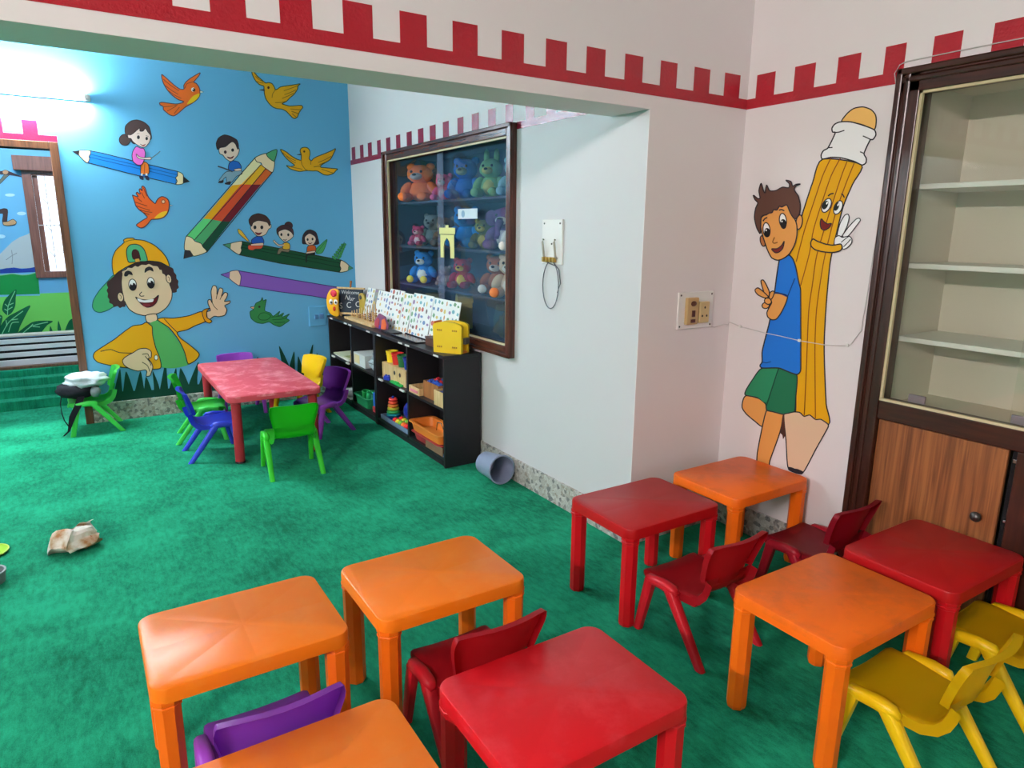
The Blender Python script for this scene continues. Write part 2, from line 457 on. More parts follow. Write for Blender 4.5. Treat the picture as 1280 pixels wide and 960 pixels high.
battlement(wall_far_right, 'x', XF, [(5.13, YB), (YM2, DY0)], [(5.911, 6.0), (5.711, 5.795), (5.52, 5.61), (5.326, 5.405), (5.13, 5.217), (4.938, 5.02), (4.732, 4.824), (4.536, 4.629), (4.344, 4.437), (4.151, 4.238), (3.953, 4.033), (3.759, 3.847), (3.561, 3.649), (3.375, 3.456), (3.165, 3.25), (2.965, 3.055), (2.765, 2.855)], 2.041, 2.081, 2.184, (124, 20, 46))
battlement(wall_back, 'y', YB, [(XL, -.018)], [(-.214 + .088 * 0 - .2 * i + .0, -.126 - .2 * i) for i in range(14)], 2.078, 2.12, 2.214, (196, 30, 62))

SKIN = (205, 180, 148); YEL = (208, 150, 20); HAIR = (58, 40, 42); ORG = (214, 98, 32); BEL = (214, 176, 26)
# orange bird gliding at the top
m = Mural(wall_back, PB, 'painted_bird', 'orange painted bird with yellow belly gliding under the beam').crop(190, 80, 13.71)
m.f(ORG, [(165,180),(215,215),(300,290),(390,370),(480,430),(545,430),(545,370),(580,310),(650,250),(740,195),(825,150),(800,205),(745,270),(715,310),(760,335),(800,390),(820,450),(818,540),(770,610),(700,665),(640,700),(570,740),(500,800),(430,860),(370,890),(300,870),(250,830),(195,780),(190,730),(140,700),(130,665),(180,655),(280,670),(400,685),(480,675),(545,645),(450,610),(340,530),(260,440),(195,330),(170,250)], 1.0, ink=(70,40,60))
m.f(BEL, [(600,690),(640,620),(710,545),(812,505),(805,555),(765,605),(695,660)], 0)
for L in ([(195,260),(300,350),(460,460)],[(230,370),(330,450),(450,520)],[(270,450),(380,530),(500,590)],[(190,735),(320,725),(440,700)],[(260,810),(330,770),(420,720)],[(380,850),(420,800),(470,740)],[(560,420),(600,340),(720,300)]): m.l((110,50,40), .7, L)
m.f((235,225,225), ell(705,440,34,36), 0).f((30,15,20), ell(716,444,26,30), 0).f((245,240,240), ell(702,432,10,10), 0).f((230,225,215), [(822,455),(885,480),(825,500)], .6, False).done()
# yellow bird next to it
m = Mural(wall_back, PB, 'painted_bird', 'yellow painted bird just below the beam with one wing raised').crop(300, 80, 13.71)
m.f(YEL, [(200,120),(215,190),(265,285),(330,350),(405,380),(410,430),(420,520),(445,600),(500,680),(560,735),(630,765),(720,775),(790,810),(850,870),(900,920),(945,935),(985,905),(1005,850),(1040,790),(1075,745),(1050,710),(960,715),(850,720),(770,700),(720,680),(790,645),(850,585),(930,515),(985,430),(995,375),(1030,340),(900,360),(760,380),(690,395),(640,430),(605,440),(585,390),(545,335),(490,318),(440,325),(380,280),(300,210),(230,130)], 1.0, ink=(50,60,35))
for L in ([(605,445),(560,510),(548,580)],[(750,460),(850,425),(985,375)],[(760,525),(860,490),(960,440)],[(720,590),(820,550),(920,500)],[(600,665),(700,660),(790,640)],[(860,770),(1040,785)],[(880,810),(1000,850)],[(890,850),(960,910)],[(265,210),(330,270),(420,310)],[(290,300),(350,320),(400,330)]): m.l((110,80,20), .7, L)
m.f((70,20,15), ell(487,405,20,24), 0).f((60,70,90), [(330,445),(420,430),(425,465)], .4, False).done()
# yellow bird on the right
m = Mural(wall_back, PB, 'painted_bird', 'yellow painted bird with both wings spread beside the striped pencil').crop(340, 175, 14.22)
m.f(YEL, [(150,165),(190,245),(260,330),(340,400),(400,450),(330,470),(255,455),(320,510),(400,540),(490,560),(570,550),(620,545),(720,550),(800,550),(850,575),(920,615),(1000,625),(1090,595),(1130,550),(1165,515),(1070,505),(960,495),(870,485),(870,450),(950,400),(1030,350),(1080,270),(1130,155),(1060,190),(930,245),(800,295),(735,330),(700,370),(660,330),(675,260),(670,190),(630,140),(570,130),(515,150),(500,200),(520,260),(520,320),(515,360),(440,340),(340,280),(250,210)], 1.0, ink=(50,60,40))
for L in ([(520,340),(530,430),(590,520),(650,545)],[(690,370),(690,440)],[(740,480),(830,465),(870,470)],[(250,290),(350,370),(420,410)],[(820,400),(940,350),(1050,290)],[(840,440),(960,390)],[(880,520),(1000,560),(1090,590)],[(340,480),(440,500),(540,520)],[(180,220),(300,310),(420,370)]): m.l((110,80,20), .7, L)
m.f((70,50,10), ell(572,205,18,20), 0).f((60,70,90), [(440,262),(510,245),(515,270)], .4, False).done()
# orange bird lower down
m = Mural(wall_back, PB, 'painted_bird', 'orange painted bird with raised feathered wing above the cap boy').crop(155, 225, 14.77)
m.f((212,88,32), [(155,280),(195,400),(220,480),(280,550),(350,600),(400,650),(430,690),(350,740),(230,825),(260,865),(310,885),(370,870),(440,810),(500,735),(560,725),(650,718),(730,690),(790,630),(825,550),(835,440),(815,370),(770,325),(700,305),(640,335),(600,385),(575,435),(520,390),(460,330),(420,250),(390,150),(350,110),(325,130),(335,200),(300,160),(280,180),(300,260),(240,225),(225,250),(260,310),(175,285)], 1.0, ink=(60,40,60))
m.f((216,168,34), [(560,705),(620,640),(700,590),(800,575),(770,640),(700,690),(620,710)], 0)
for L in ([(190,400),(300,440),(430,480)],[(230,480),(350,520),(480,560)],[(290,550),(400,580),(520,600)],[(350,600),(470,640)],[(240,330),(330,400)],[(320,230),(380,340)],[(360,140),(420,300)]): m.l((100,40,30), .7, L)
m.f((226,150,110), ell(725,400,32,34), .5).f((240,190,160), ell(725,400,16,16), 0).f((235,230,225), [(840,455),(905,470),(850,480)], .4, False).done()
# girl on the blue pencil
m = Mural(wall_back, PB, 'painted_pencil', 'blue painted pencil, pointed at both ends, carrying a painted girl').crop(80, 140, 7.529)
m.f((30,118,196), [(245,365),(350,385),(650,460),(1070,560),(1050,680),(880,640),(600,575),(215,475)], .9, False)
m.l((20,70,130), .7, [(240,425),(650,520),(1055,620)]).l((20,70,130), .7, [(245,397),(640,490),(1060,590)])
m.sub('pencil_tip').f((222,200,158), [(145,362),(245,365),(250,390),(235,420),(240,440),(215,478),(140,405)], .8).f(INK, [(75,372),(146,361),(140,410)], 0, False)
m.f((222,200,158), [(1072,562),(1120,590),(1122,672),(1055,682),(1065,650),(1050,620),(1068,600)], .8).f(INK, [(1120,603),(1185,655),(1120,672)], 0, False).done()
m = Mural(wall_back, PB, 'painted_girl', 'painted girl with dark bun and pink shirt riding the blue pencil').crop(80, 140, 7.529)
m.sub('hair').f((66,50,50), ell(572,262,52,52), .9).f((66,50,50), [(575,190),(580,130),(630,85),(690,75),(750,95),(800,140),(822,225),(815,260),(660,300),(620,250),(590,230)], .9)
m.sub('face').f((208,188,180), [(600,215),(630,215),(660,195),(700,160),(712,150),(715,180),(745,180),(765,155),(790,190),(815,225),(805,280),(770,325),(735,332),(690,310),(650,280),(630,250),(605,245)], .7)
m.f(INK, ell(700,238,14,18), 0).f(INK, ell(778,250,12,16), 0).f((180,50,50), [(715,300),(740,312),(768,302),(745,322)], .3).l((90,70,60), .5, [(685,205),(710,203)]).l((90,70,60), .5, [(770,222),(795,230)])
m.sub('legs').f((202,104,34), [(725,480),(760,470),(790,490),(800,530),(795,582),(725,582),(722,530)], .8).l((90,50,30), .6, [(760,490),(755,575)])
m.f((225,225,230), [(725,578),(742,578),(738,602),(722,602)], 0, False).f((225,225,230), [(765,578),(785,578),(785,602),(768,602)], 0, False)
m.f((35,35,60), [(708,598),(745,605),(748,640),(715,630)], 0).f((35,35,60), [(760,602),(790,602),(803,642),(775,638)], 0)
m.sub('shirt').f((206,98,182), [(680,325),(720,340),(750,345),(765,390),(755,450),(730,495),(690,498),(650,465),(640,410),(650,365)], .8)
m.sub('arm').f((208,188,180), [(680,395),(710,422),(760,430),(815,425),(818,448),(760,447),(710,440),(685,420)], .6).l((90,105,115), 1.0, [(815,440),(870,400),(905,370)]).done()
# striped pencil with boy
m = Mural(wall_back, PB, 'painted_pencil', 'fat painted pencil with striped red, yellow and green barrel').crop(220, 160, 5.65)
for rgb, pts in (((214,206,160), [(560,208),(600,258),(460,398),(395,405)]), ((212,162,34), [(600,258),(635,285),(540,400),(460,398)]), ((200,94,40), [(635,285),(682,310),(600,400),(540,400)]),
                 ((206,150,22), [(395,405),(460,398),(250,645),(193,640)]), ((186,66,38), [(460,398),(540,400),(325,660),(250,645)]), ((98,24,36), [(540,400),(600,400),(385,660),(325,660)]),
                 ((88,188,112), [(193,640),(250,645),(130,790),(70,768)]), ((70,148,96), [(250,645),(325,660),(185,830),(130,790)]), ((18,66,48), [(325,660),(385,660),(215,880),(185,830)])):
    m.f(rgb, pts, 0, False)
for L in ([(560,208),(70,768)], [(682,310),(215,880)], [(600,258),(130,790)], [(635,285),(185,830)]): m.l(INK, .9, L, False)
m.sub('pencil_tip').f((222,196,160), [(560,208),(640,180),(695,235),(682,312),(640,290),(610,268),(600,247),(570,238)], .8).f((70,148,100), [(640,180),(712,152),(695,232),(665,220),(645,200)], .8)
m.f((222,196,160), [(70,768),(110,775),(135,800),(175,815),(190,840),(215,875),(125,905),(60,860)], .8).f(INK, [(60,860),(100,865),(125,905),(52,925)], 0, False).done()
m = Mural(wall_back, PB, 'painted_boy', 'painted boy in blue shirt reading on the striped pencil').crop(220, 160, 5.65)
m.sub('face').f((210,188,172), [(310,140),(350,130),(395,95),(425,120),(447,150),(437,190),(410,222),(385,237),(350,215),(330,190),(310,182),(303,160)], .7)
m.f(INK, ell(348,170,10,12), 0).f(INK, ell(400,156,10,12), 0).f((110,30,35), [(360,203),(385,209),(408,197),(397,214),(375,216)], .4)
m.sub('hair').f((50,40,44), [(292,152),(283,110),(300,70),(340,48),(385,58),(430,85),(442,125),(436,152),(415,105),(390,100),(350,132),(312,140)], .6)
m.sub('legs').f((118,148,166), [(350,312),(400,305),(460,300),(465,325),(430,340),(390,385),(360,382),(352,345),(325,372),(303,370)], .6)
m.f(INK, [(300,378),(335,368),(330,388),(300,388)], 0).f(INK, [(345,388),(385,376),(382,400),(348,398)], 0)
m.sub('shirt').f((28,88,168), [(375,250),(400,232),(440,240),(460,270),(455,290),(400,305),(370,290)], .7).f((210,188,172), [(410,292),(452,285),(462,300),(420,304)], .5)
m.sub('book').l((60,70,85), 1.6, [(295,270),(340,285),(400,308)], False).done()
# green pencil and three children
m = Mural(wall_back, PB, 'painted_pencil', 'dark green painted pencil carrying three painted children').crop(270, 260, 7.529)
m.f((18,70,44), [(240,312),(700,400),(1180,490),(1165,605),(600,520),(215,440)], .9, False).l((8,36,24), .7, [(235,370),(700,460),(1170,560)]).l((8,36,24), .7, [(240,340),(700,430),(1175,520)])
m.sub('pencil_tip').f((214,190,160), [(135,335),(240,312),(245,340),(235,375),(240,400),(215,438),(135,385)], .8).f((62,132,96), [(65,345),(140,330),(135,385)], .8, False)
m.f((214,190,160), [(1180,492),(1250,540),(1240,590),(1165,605),(1175,570),(1165,540)], .8).f((62,132,96), [(1250,540),(1290,565),(1240,590)], .6, False).done()
def kid(name, label, ops):
    m = Mural(wall_back, PB, name, label).crop(270, 260, 7.529)
    for o in ops:
        if o[0] == 'sub': m.sub(o[1])
        elif o[0] == 'l': m.l(*o[1:])
        else: m.f(*o[1:])
    m.done()
kid('painted_boy', 'painted boy with open mouth, largest of the three on the green pencil', [
 ('sub','face'),('f',(208,186,165),[(335,140),(400,112),(480,130),(500,160),(517,155),(517,185),(495,200),(470,245),(430,265),(385,262),(350,225),(325,190)],.7),
 ('f',INK,ell(366,182,14,18),0),('f',INK,ell(431,182,14,18),0),('f',(120,30,35),[(368,228),(400,236),(432,230),(410,252),(385,250)],.4),
 ('sub','hair'),('f',(62,42,40),[(335,172),(315,150),(310,110),(340,70),(400,52),(470,75),(510,130),(502,170),(480,135),(400,118),(350,138)],.7),
 ('sub','legs'),('f',(202,78,48),[(308,350),(440,348),(425,382),(370,386),(345,398),(305,390)],.6),
 ('sub','shirt'),('f',(26,80,166),[(335,300),(380,268),(430,270),(450,310),(440,345),(340,335)],.7),('f',(208,186,165),[(330,340),(440,328),(442,352),(330,354)],.5),
 ('sub','pencil'),('f',(206,160,50),[(205,198),(240,215),(312,312),(295,312),(215,240)],.6)])
kid('painted_girl', 'painted girl in yellow top with topknot, middle one on the green pencil', [
 ('sub','hair'),('f',(62,38,42),ell(682,168,38,38),.7),('f',(62,38,42),[(575,240),(573,195),(620,162),(680,165),(722,200),(722,262),(595,262)],.7),
 ('sub','face'),('f',(208,186,170),[(590,222),(650,200),(705,225),(728,262),(712,285),(690,302),(650,320),(610,290),(590,260)],.7),('f',INK,ell(615,250,10,14),0),('f',INK,ell(680,252,10,14),0),('f',(170,60,60),[(630,294),(650,300),(668,293),(650,306)],.3),
 ('sub','legs'),('f',(124,108,88),[(600,375),(690,385),(680,415),(620,408),(600,432),(575,430)],.6),
 ('sub','shirt'),('f',(206,162,44),[(630,335),(670,325),(695,345),(690,387),(630,385)],.7),
 ('sub','arm'),('l',INK,2.4,[(640,348),(590,350),(555,322),(540,303)]),('l',(208,186,170),1.4,[(640,348),(590,350),(555,322),(542,306)])])
kid('painted_girl', 'painted girl in orange top, smallest of the three on the green pencil', [
 ('sub','hair'),('f',(44,34,40),[(815,335),(812,290),(822,250),(850,215),(890,205),(940,230),(960,290),(968,335),(935,345),(845,340)],.7),
 ('sub','face'),('f',(208,184,165),[(835,275),(880,240),(930,268),(940,300),(920,340),(880,352),(845,330)],.6),('f',INK,ell(862,297,9,13),0),('f',INK,ell(908,292,9,13),0),('f',(140,40,40),[(865,325),(885,332),(905,325),(885,340)],.3),
 ('sub','legs'),('f',(24,30,28),[(850,430),(930,418),(925,445),(862,450),(857,510),(843,510)],0),
 ('sub','shirt'),('f',(192,88,34),[(860,365),(900,348),(935,360),(935,410),(860,420)],.7),('f',(208,184,165),[(850,415),(930,402),(930,418),(850,430)],.5)])
m = Mural(wall_back, PB, 'painted_leaf', 'two painted leaves sprouting behind the green pencil').crop(270, 260, 7.529)
m.f((62,142,84), [(940,390),(990,340),(1045,295),(1030,360),(1000,420),(950,430)], .6, ink=(30,80,50)).l((30,90,50), .5, [(945,425),(1040,305)])
for i in range(6):
    t = i / 5; x, y = 1135 + 65 * t, 462 - 120 * t
    for sgn in (-1, 1): m.f((58,138,78), ell(x + sgn * (24 - 12 * t), y + 4 - sgn * 2, 24 - 12 * t, 12, -40 if sgn > 0 else 40, 10), .3, ink=(30,80,50))
m.l((30,90,50), .6, [(1130,475),(1207,320)]).done()
m = Mural(wall_back, PB, 'painted_pencil', 'purple painted pencil above the green bird').crop(270, 330, 7.529)
m.f((122,84,172), [(205,62),(700,145),(1250,236),(1250,362),(900,300),(600,262),(215,205)], .9, False, (50,40,100))
m.sub('pencil_tip').f((210,186,158), [(130,72),(205,60),(225,90),(235,120),(230,165),(215,203),(125,135)], .8, ink=(50,40,90)).f((112,84,170), [(45,100),(130,74),(125,135)], .8, False, (50,40,100)).done()
m = Mural(wall_back, PB, 'painted_bird', 'green painted bird with ruffled tail under the purple pencil').crop(270, 330, 7.529)
m.f((44,120,66), [(325,405),(360,400),(375,370),(420,345),(435,315),(444,345),(472,335),(465,380),(460,440),(510,460),(540,490),(600,445),(585,488),(635,460),(622,500),(690,470),(660,510),(690,530),(650,560),(600,590),(540,570),(500,545),(440,560),(380,550),(330,510),(320,450),(350,430)], .8, ink=(20,70,50))
m.l((20,70,40), .7, [(395,500),(420,465),(470,460),(515,490),(480,525),(420,525),(395,500)]).f(INK, ell(408,403,10,10), 0).f((200,150,120), [(320,408),(360,400),(352,425)], .4, False)
for L in ([(520,500),(600,490),(640,470)],[(530,525),(610,520),(670,505)],[(550,550),(610,550),(650,545)]): m.l((20,70,40), .6, L)
m.done()
# big boy with the cap
m = Mural(wall_back, PB, 'painted_boy', 'large painted boy waving, yellow cap worn backwards and yellow jacket')
m.sub('cap').crop(105, 290, 8).f((62,152,98), [(300,430),(230,500),(150,590),(95,680),(85,750),(110,790),(160,805),(230,785),(300,745),(380,700),(380,480)], 1, ink=(20,80,90))
m.sub('hair')
hl = [(380,380),(300,440),(235,500),(228,530),(240,555),(226,585),(240,615),(236,650),(252,675),(252,705),(285,725),(300,750),(335,742),(360,760),(385,748),(412,745),(425,650),(410,450)]
hr = [(760,320),(850,345),(890,365),(900,400),(922,430),(925,465),(944,490),(940,525),(948,555),(928,575),(926,600),(890,608),(860,590),(840,480),(780,400)]
m.f(HAIR, hl, 0).f(HAIR, hr, 0).f(HAIR, [(370,400),(470,330),(600,285),(720,288),(855,345),(800,420),(700,370),(560,365),(440,400)], 0)
m.sub('face').f(SKIN, [(385,420),(382,395),(420,378),(440,358),(480,360),(510,340),(540,348),(575,328),(620,330),(650,320),(690,338),(735,345),(755,375),(775,380),(785,415),(805,425),(820,450),(850,510),(880,590),(875,670),(830,750),(760,805),(680,832),(600,835),(520,815),(450,770),(410,710),(400,650),(385,580),(378,500)], 0)
m.l(INK, 1, [(405,690),(450,770),(520,815),(600,835),(680,832),(760,805),(830,750),(875,670),(880,590),(855,520)])
for cx, cy, rx, ry, ro in ((365,650,30,46,-10), (848,468,26,44,-12)): m.f(SKIN, ell(cx,cy,rx,ry,ro), .9).l((110,85,70), .7, [(cx-10,cy-22),(cx+8,cy-5),(cx+2,cy+22)])
m.f(INK, [(400,430),(410,400),(440,386),(475,400),(487,432),(450,424),(432,442),(408,444)], 0).f(INK, [(606,408),(612,365),(650,345),(685,360),(694,396),(660,382),(632,392)], 0)
m.f((238,236,236), ell(486,528,38,57,-6), .9).f((22,20,28), ell(489,548,33,40), 0).f((240,240,240), ell(480,518,9,12), 0)
m.f((238,236,236), ell(668,508,36,54,-6), .9).f((22,20,28), ell(668,524,32,38), 0).f((240,240,240), ell(658,495,9,12), 0)
m.l(INK, .9, [(578,598),(555,625),(570,642),(602,638)])
m.f((88,22,28), [(515,650),(560,672),(640,680),(700,668),(745,632),(725,700),(685,740),(630,752),(580,725),(545,690)], 1).f((240,238,236), [(533,664),(600,682),(692,670),(684,698),(610,705),(552,696)], 0).f((120,40,48), ell(625,732,40,16), 0)
m.sub('cap_dome').f((214,150,20), [(300,432),(282,350),(285,260),(320,180),(400,105),(395,80),(430,62),(490,60),(510,75),(600,85),(700,130),(780,200),(830,270),(850,345),(760,302),(640,290),(530,304),(430,347),(340,402)], 1)
m.f((72,158,112), [(445,300),(425,220),(430,165),(460,130),(510,122),(560,135),(600,175),(625,240),(630,290),(560,296),(510,300)], 1).f((62,28,28), [(492,270),(478,215),(490,180),(520,175),(545,195),(560,250),(562,280)], .6).f((206,150,60), [(505,270),(550,262),(562,296),(515,304)], .6, False)
m.l((110,80,20), .8, [(402,104),(450,85),(510,76)])
m.crop(110, 350, 6.737).sub('neck').f(SKIN, [(487,298),(570,285),(582,335),(540,362),(495,352)], .9)
m.sub('shirt').f((78,156,88), [(520,365),(590,340),(660,390),(730,470),(790,560),(825,640),(842,712),(720,742),(605,728),(600,650),(560,540),(540,410)], 0)
m.sub('jacket').f(YEL, [(490,355),(450,375),(380,385),(310,430),(220,500),(110,570),(55,610),(45,650),(80,690),(170,715),(290,735),(450,747),(606,744),(605,660),(570,570),(545,470),(540,395),(520,375)], 1)
m.l(INK, .9, [(105,600),(190,585),(265,610),(370,615)]).f((235,228,215), ell(573,652,15,21), .7)
m.f(YEL, [(585,335),(630,318),(720,320),(850,300),(960,265),(985,340),(1000,345),(900,385),(830,420),(750,440),(780,490),(860,550),(935,620),(910,670),(850,707),(835,690),(810,600),(760,500),(680,400)], 1).l(INK, .8, [(640,325),(690,380),(750,440)])
m.sub('hand').f(SKIN, [(1000,270),(1030,255),(1010,200),(1010,170),(1030,165),(1045,190),(1035,100),(1050,50),(1075,50),(1085,80),(1085,125),(1105,70),(1130,72),(1135,95),(1122,140),(1150,105),(1175,115),(1165,150),(1148,180),(1195,175),(1190,195),(1150,215),(1168,250),(1150,295),(1100,308),(1060,305),(1010,335)], .9)
for L in ([(1045,190),(1060,220),(1090,250)],[(1085,125),(1078,160)],[(1122,140),(1110,165)]): m.l(INK, .7, L)
m.f((196,138,16), [(960,265),(985,245),(1022,238),(1000,262),(1000,312),(1042,345),(1020,362),(985,345),(965,300)], .9)
m.f(SKIN, [(290,680),(310,650),(380,610),(430,580),(490,575),(530,600),(530,650),(505,660),(530,690),(545,730),(535,770),(520,805),(490,808),(495,770),(480,755),(420,765),(350,745),(305,715)], .9)
for L in ([(455,625),(500,620),(515,650)],[(480,640),(520,690),(530,720)],[(455,690),(500,720),(520,770)]): m.l(INK, .8, L)
m.done()
# painted grass along the skirting
m = Mural(wall_back, PB, 'painted_grass', 'dark green painted grass blades along the blue wall')
def base_y(x): return 502.6 - .103 * (x - 132.5)
blades = [(150,461,141,153),(157.5,464,153,168),(175.6,464,167,181),(182.5,471,179,191),(191,464,193,201),(207,453,199,210),(220,460,210,222),(225.6,460,222,238),(248,452,233,246),(255,465,246,262),(262,470,258,272),(283,462,276,290),(300,458,294,308),(322,446,314,328),(343,446,334,350),(348.7,432,355,366),(367.5,439,357,369),(372.5,445,371,381),(391,430,378,389),(396,441,394,403),(405,450,399,408)]
m.f((16,64,50), [(136,base_y(136)),(136,490),(200,487),(300,473),(408,462),(412,base_y(412))], 0, False)
for tx, ty, x0, x1 in blades:
    h = base_y(x0) - ty
    m.f((16,64,50), [(x0,base_y(x0)),(x0+(tx-x0)*.35,ty+h*.55),(tx,ty),(x1+(tx-x1)*.3,ty+h*.5),(x1,base_y(x1))], 0)
m.done()
# boy and pencil character on the near wall
m = Mural(wall_right, PR, 'painted_pencil', 'tall yellow painted pencil with a smiling face and white gloved hand')
m.f((206,150,12), [(1028.4,199),(1016,228),(1005.9,258.6),(996,290),(985,322),(990,360),(994,400),(995,469),(994.5,515.6),(990,530),(1035.6,531),(1032.8,504.7),(1031,464),(1030.4,428),(1032.5,386),(1037.4,331.4),(1042.5,305.8),(1053.8,259.4),(1066,230),(1077,206)], 1.1)
for L in ([(1039,197),(1028.4,220),(1017,254),(1006,287),(995.4,327)], [(1051,197),(1039,220),(1027,255),(1017,287.5),(1011.6,318),(1001,357)], [(1059,202),(1052,220),(1037,266),(1021.4,318),(1015.8,355),(1011,390),(1008,465),(1005.5,519)], [(1068,204),(1059,226),(1046,262),(1036,300),(1029,331.4),(1021,386),(1019,428),(1019,465),(1019.5,523)]): m.l((120,60,10), .8, L)
m.crop(900, 450, 6.4).sub('pencil_tip').f((202,172,142), [(512,440),(550,425),(595,415),(640,420),(675,450),(720,440),(765,475),(810,475),(865,513),(865,540),(770,710),(665,902),(600,880),(545,858),(530,650)], 1).f(INK, [(545,855),(575,858),(600,868),(625,872),(668,893),(655,915),(600,905),(550,880)], 0)
m.f((62,34,28), [(504,435),(516,440),(524,600),(518,615),(506,632),(500,600),(484,580)], 0)
m.crop(930, 125, 7.111).sub('eraser').f((222,172,96), [(870,190),(920,120),(980,75),(1060,62),(1130,85),(1170,130),(1178,190),(1160,262),(1060,222),(950,195)], 1)
m.sub('ferrule').f((228,220,222), [(860,195),(950,195),(1060,225),(1160,265),(1175,310),(1150,350),(1125,355),(1070,475),(1090,520),(1085,560),(1050,578),(980,545),(870,515),(780,510),(700,525),(688,490),(710,450),(750,425),(815,290),(790,285),(785,250),(810,215)], 1.1)
for L in ([(815,290),(850,285),(895,270)],[(1130,352),(1095,335),(1060,320)],[(750,425),(790,422)],[(1070,475),(1035,460)]): m.l(INK, .9, L)
m.crop(930, 220, 7.111).sub('face').f((236,234,230), ell(737,262,36,66,26), .9).f((24,30,28), ell(727,258,22,42,26), 0).f((230,230,230), ell(742,240,7,14,26), 0)
m.f((236,234,230), ell(841,280,34,64,24), .9).f((24,30,28), ell(828,272,20,40,24), 0).f((230,230,230), ell(842,255,7,14,24), 0)
m.l(INK, 1.1, [(752,178),(775,160),(802,155)]).l(INK, 1.1, [(872,155),(885,170),(897,192)])
m.f((104,26,22), [(692,380),(715,405),(745,425),(782,423),(760,460),(720,482),(690,465),(682,420)], .9)
m.sub('hand').f((230,222,224), [(835,525),(860,420),(900,350),(930,340),(940,370),(920,450),(875,535)], .8).f((230,222,224), [(880,535),(930,460),(1000,385),(1030,375),(1040,395),(1000,450),(930,535)], .8)
m.f((230,222,224), [(810,612),(815,550),(850,530),(880,545),(940,535),(965,560),(960,600),(920,640),(885,650),(870,610)], .8).l(INK, .7, [(870,590),(905,560),(940,535)]).l(INK, .7, [(890,630),(930,590),(955,560)])
m.sub('arm').f((206,150,12), [(600,590),(620,560),(660,580),(730,605),(800,615),(865,605),(880,635),(860,665),(790,680),(700,672),(640,655),(605,625)], 1.1).done()
BSK = (206,142,74)
m = Mural(wall_right, PR, 'painted_boy', 'painted boy in blue shirt and green shorts leaning on the pencil').crop(900, 450, 6.4)
m.sub('legs').f(BSK, [(210,285),(290,300),(340,320),(378,350),(345,527),(280,490),(210,430),(178,380),(185,320)], 1).f(BSK, [(375,400),(440,410),(508,428),(480,580),(400,805),(384,880),(288,880),(295,805),(300,740),(330,580)], 1)
m.sub('shorts').f((28,100,68), [(335,66),(470,64),(612,106),(608,300),(600,400),(575,438),(510,435),(430,415),(375,400),(365,350),(300,300),(205,280),(210,240),(260,160)], 1).f((38,122,84), [(337,72),(468,70),(410,250),(366,340),(300,296),(210,277),(215,240),(265,160)], 0).l((16,60,42), 1, [(470,68),(420,220),(372,370)])
m.crop(0, 0, 1).sub('shirt').f((28,104,190), [(975,322.7),(980.6,318.4),(986.2,318.4),(991.2,323.4),(994.7,332.5),(998.9,353.6),(1001,362),(1001.3,421.4),(1001.3,453),(1000.8,464),(996,468),(984,464),(973.4,460),(953,460),(950.2,457),(953,452),(953,439.7),(957.3,421.4),(962,403),(968.5,365),(971.3,344)], 1.1)
m.l((14,50,110), .9, [(993.8,348),(984.7,371),(976,392)]).l((14,50,110), .7, [(953.5,452.5),(958,453.5),(964,452)])
m.crop(920, 330, 7.111).sub('arm').f(BSK, [(345,256),(400,262),(460,287),(440,360),(400,440),(360,490),(320,495),(285,470),(278,430),(300,380),(320,340),(300,300)], 1)
for p in ([(225,150),(245,142),(270,180),(300,250),(290,292),(260,272),(235,200)], [(175,225),(200,212),(240,240),(290,290),(260,302),(200,275),(175,245)], [(298,302),(306,255),(330,240),(345,250),(335,285),(318,312)], ell(268,368,33,27,-15), ell(288,330,32,27,30)): m.f(BSK, p, .9)
m.l((14,50,110), .9, [(345,258),(400,264),(460,290)])
m.crop(930, 220, 7.111).sub('face').f(BSK, ell(495,410,28,64,8), .9).f((170,104,60), ell(172,578,22,48,-12), .9)
m.f(BSK, [(160,370),(200,340),(260,300),(300,280),(340,262),(392,258),(410,310),(455,380),(475,440),(475,530),(455,610),(410,690),(350,735),(300,748),(250,725),(215,660),(190,590),(165,510),(152,440)], 1)
m.f((238,232,228), ell(206,478,31,63,-6), .9).f((20,18,22), ell(213,502,27,40,-6), 0).f((238,232,228), ell(352,395,31,63,-6), .9).f((20,18,22), ell(356,427,28,44,-6), 0)
m.f((240,240,240), ell(203,482,7,8), 0).f((240,240,240), ell(344,404,7,8), 0)
m.f((110,30,26), [(252,648),(300,646),(340,618),(364,580),(352,640),(320,675),(285,682)], .9).l((120,70,30), .9, [(278,545),(262,585),(275,598),(305,590)]).l(INK, 1, [(176,402),(192,380),(214,368)]).l(INK, 1, [(318,305),(340,298),(366,310)])
m.sub('hair').f((86,56,46), [(90,170),(130,200),(150,195),(140,130),(160,65),(180,130),(195,150),(208,80),(235,130),(290,130),(350,100),(405,105),(410,70),(380,38),(425,50),(440,90),(470,75),(508,72),(470,90),(455,125),(490,180),(508,260),(500,340),(460,382),(420,330),(388,258),(345,276),(322,270),(300,302),(272,300),(255,326),(230,330),(206,346),(182,350),(160,368),(155,480),(150,512),(120,460),(100,370),(110,290),(130,240),(105,210)], 1)
m.done()

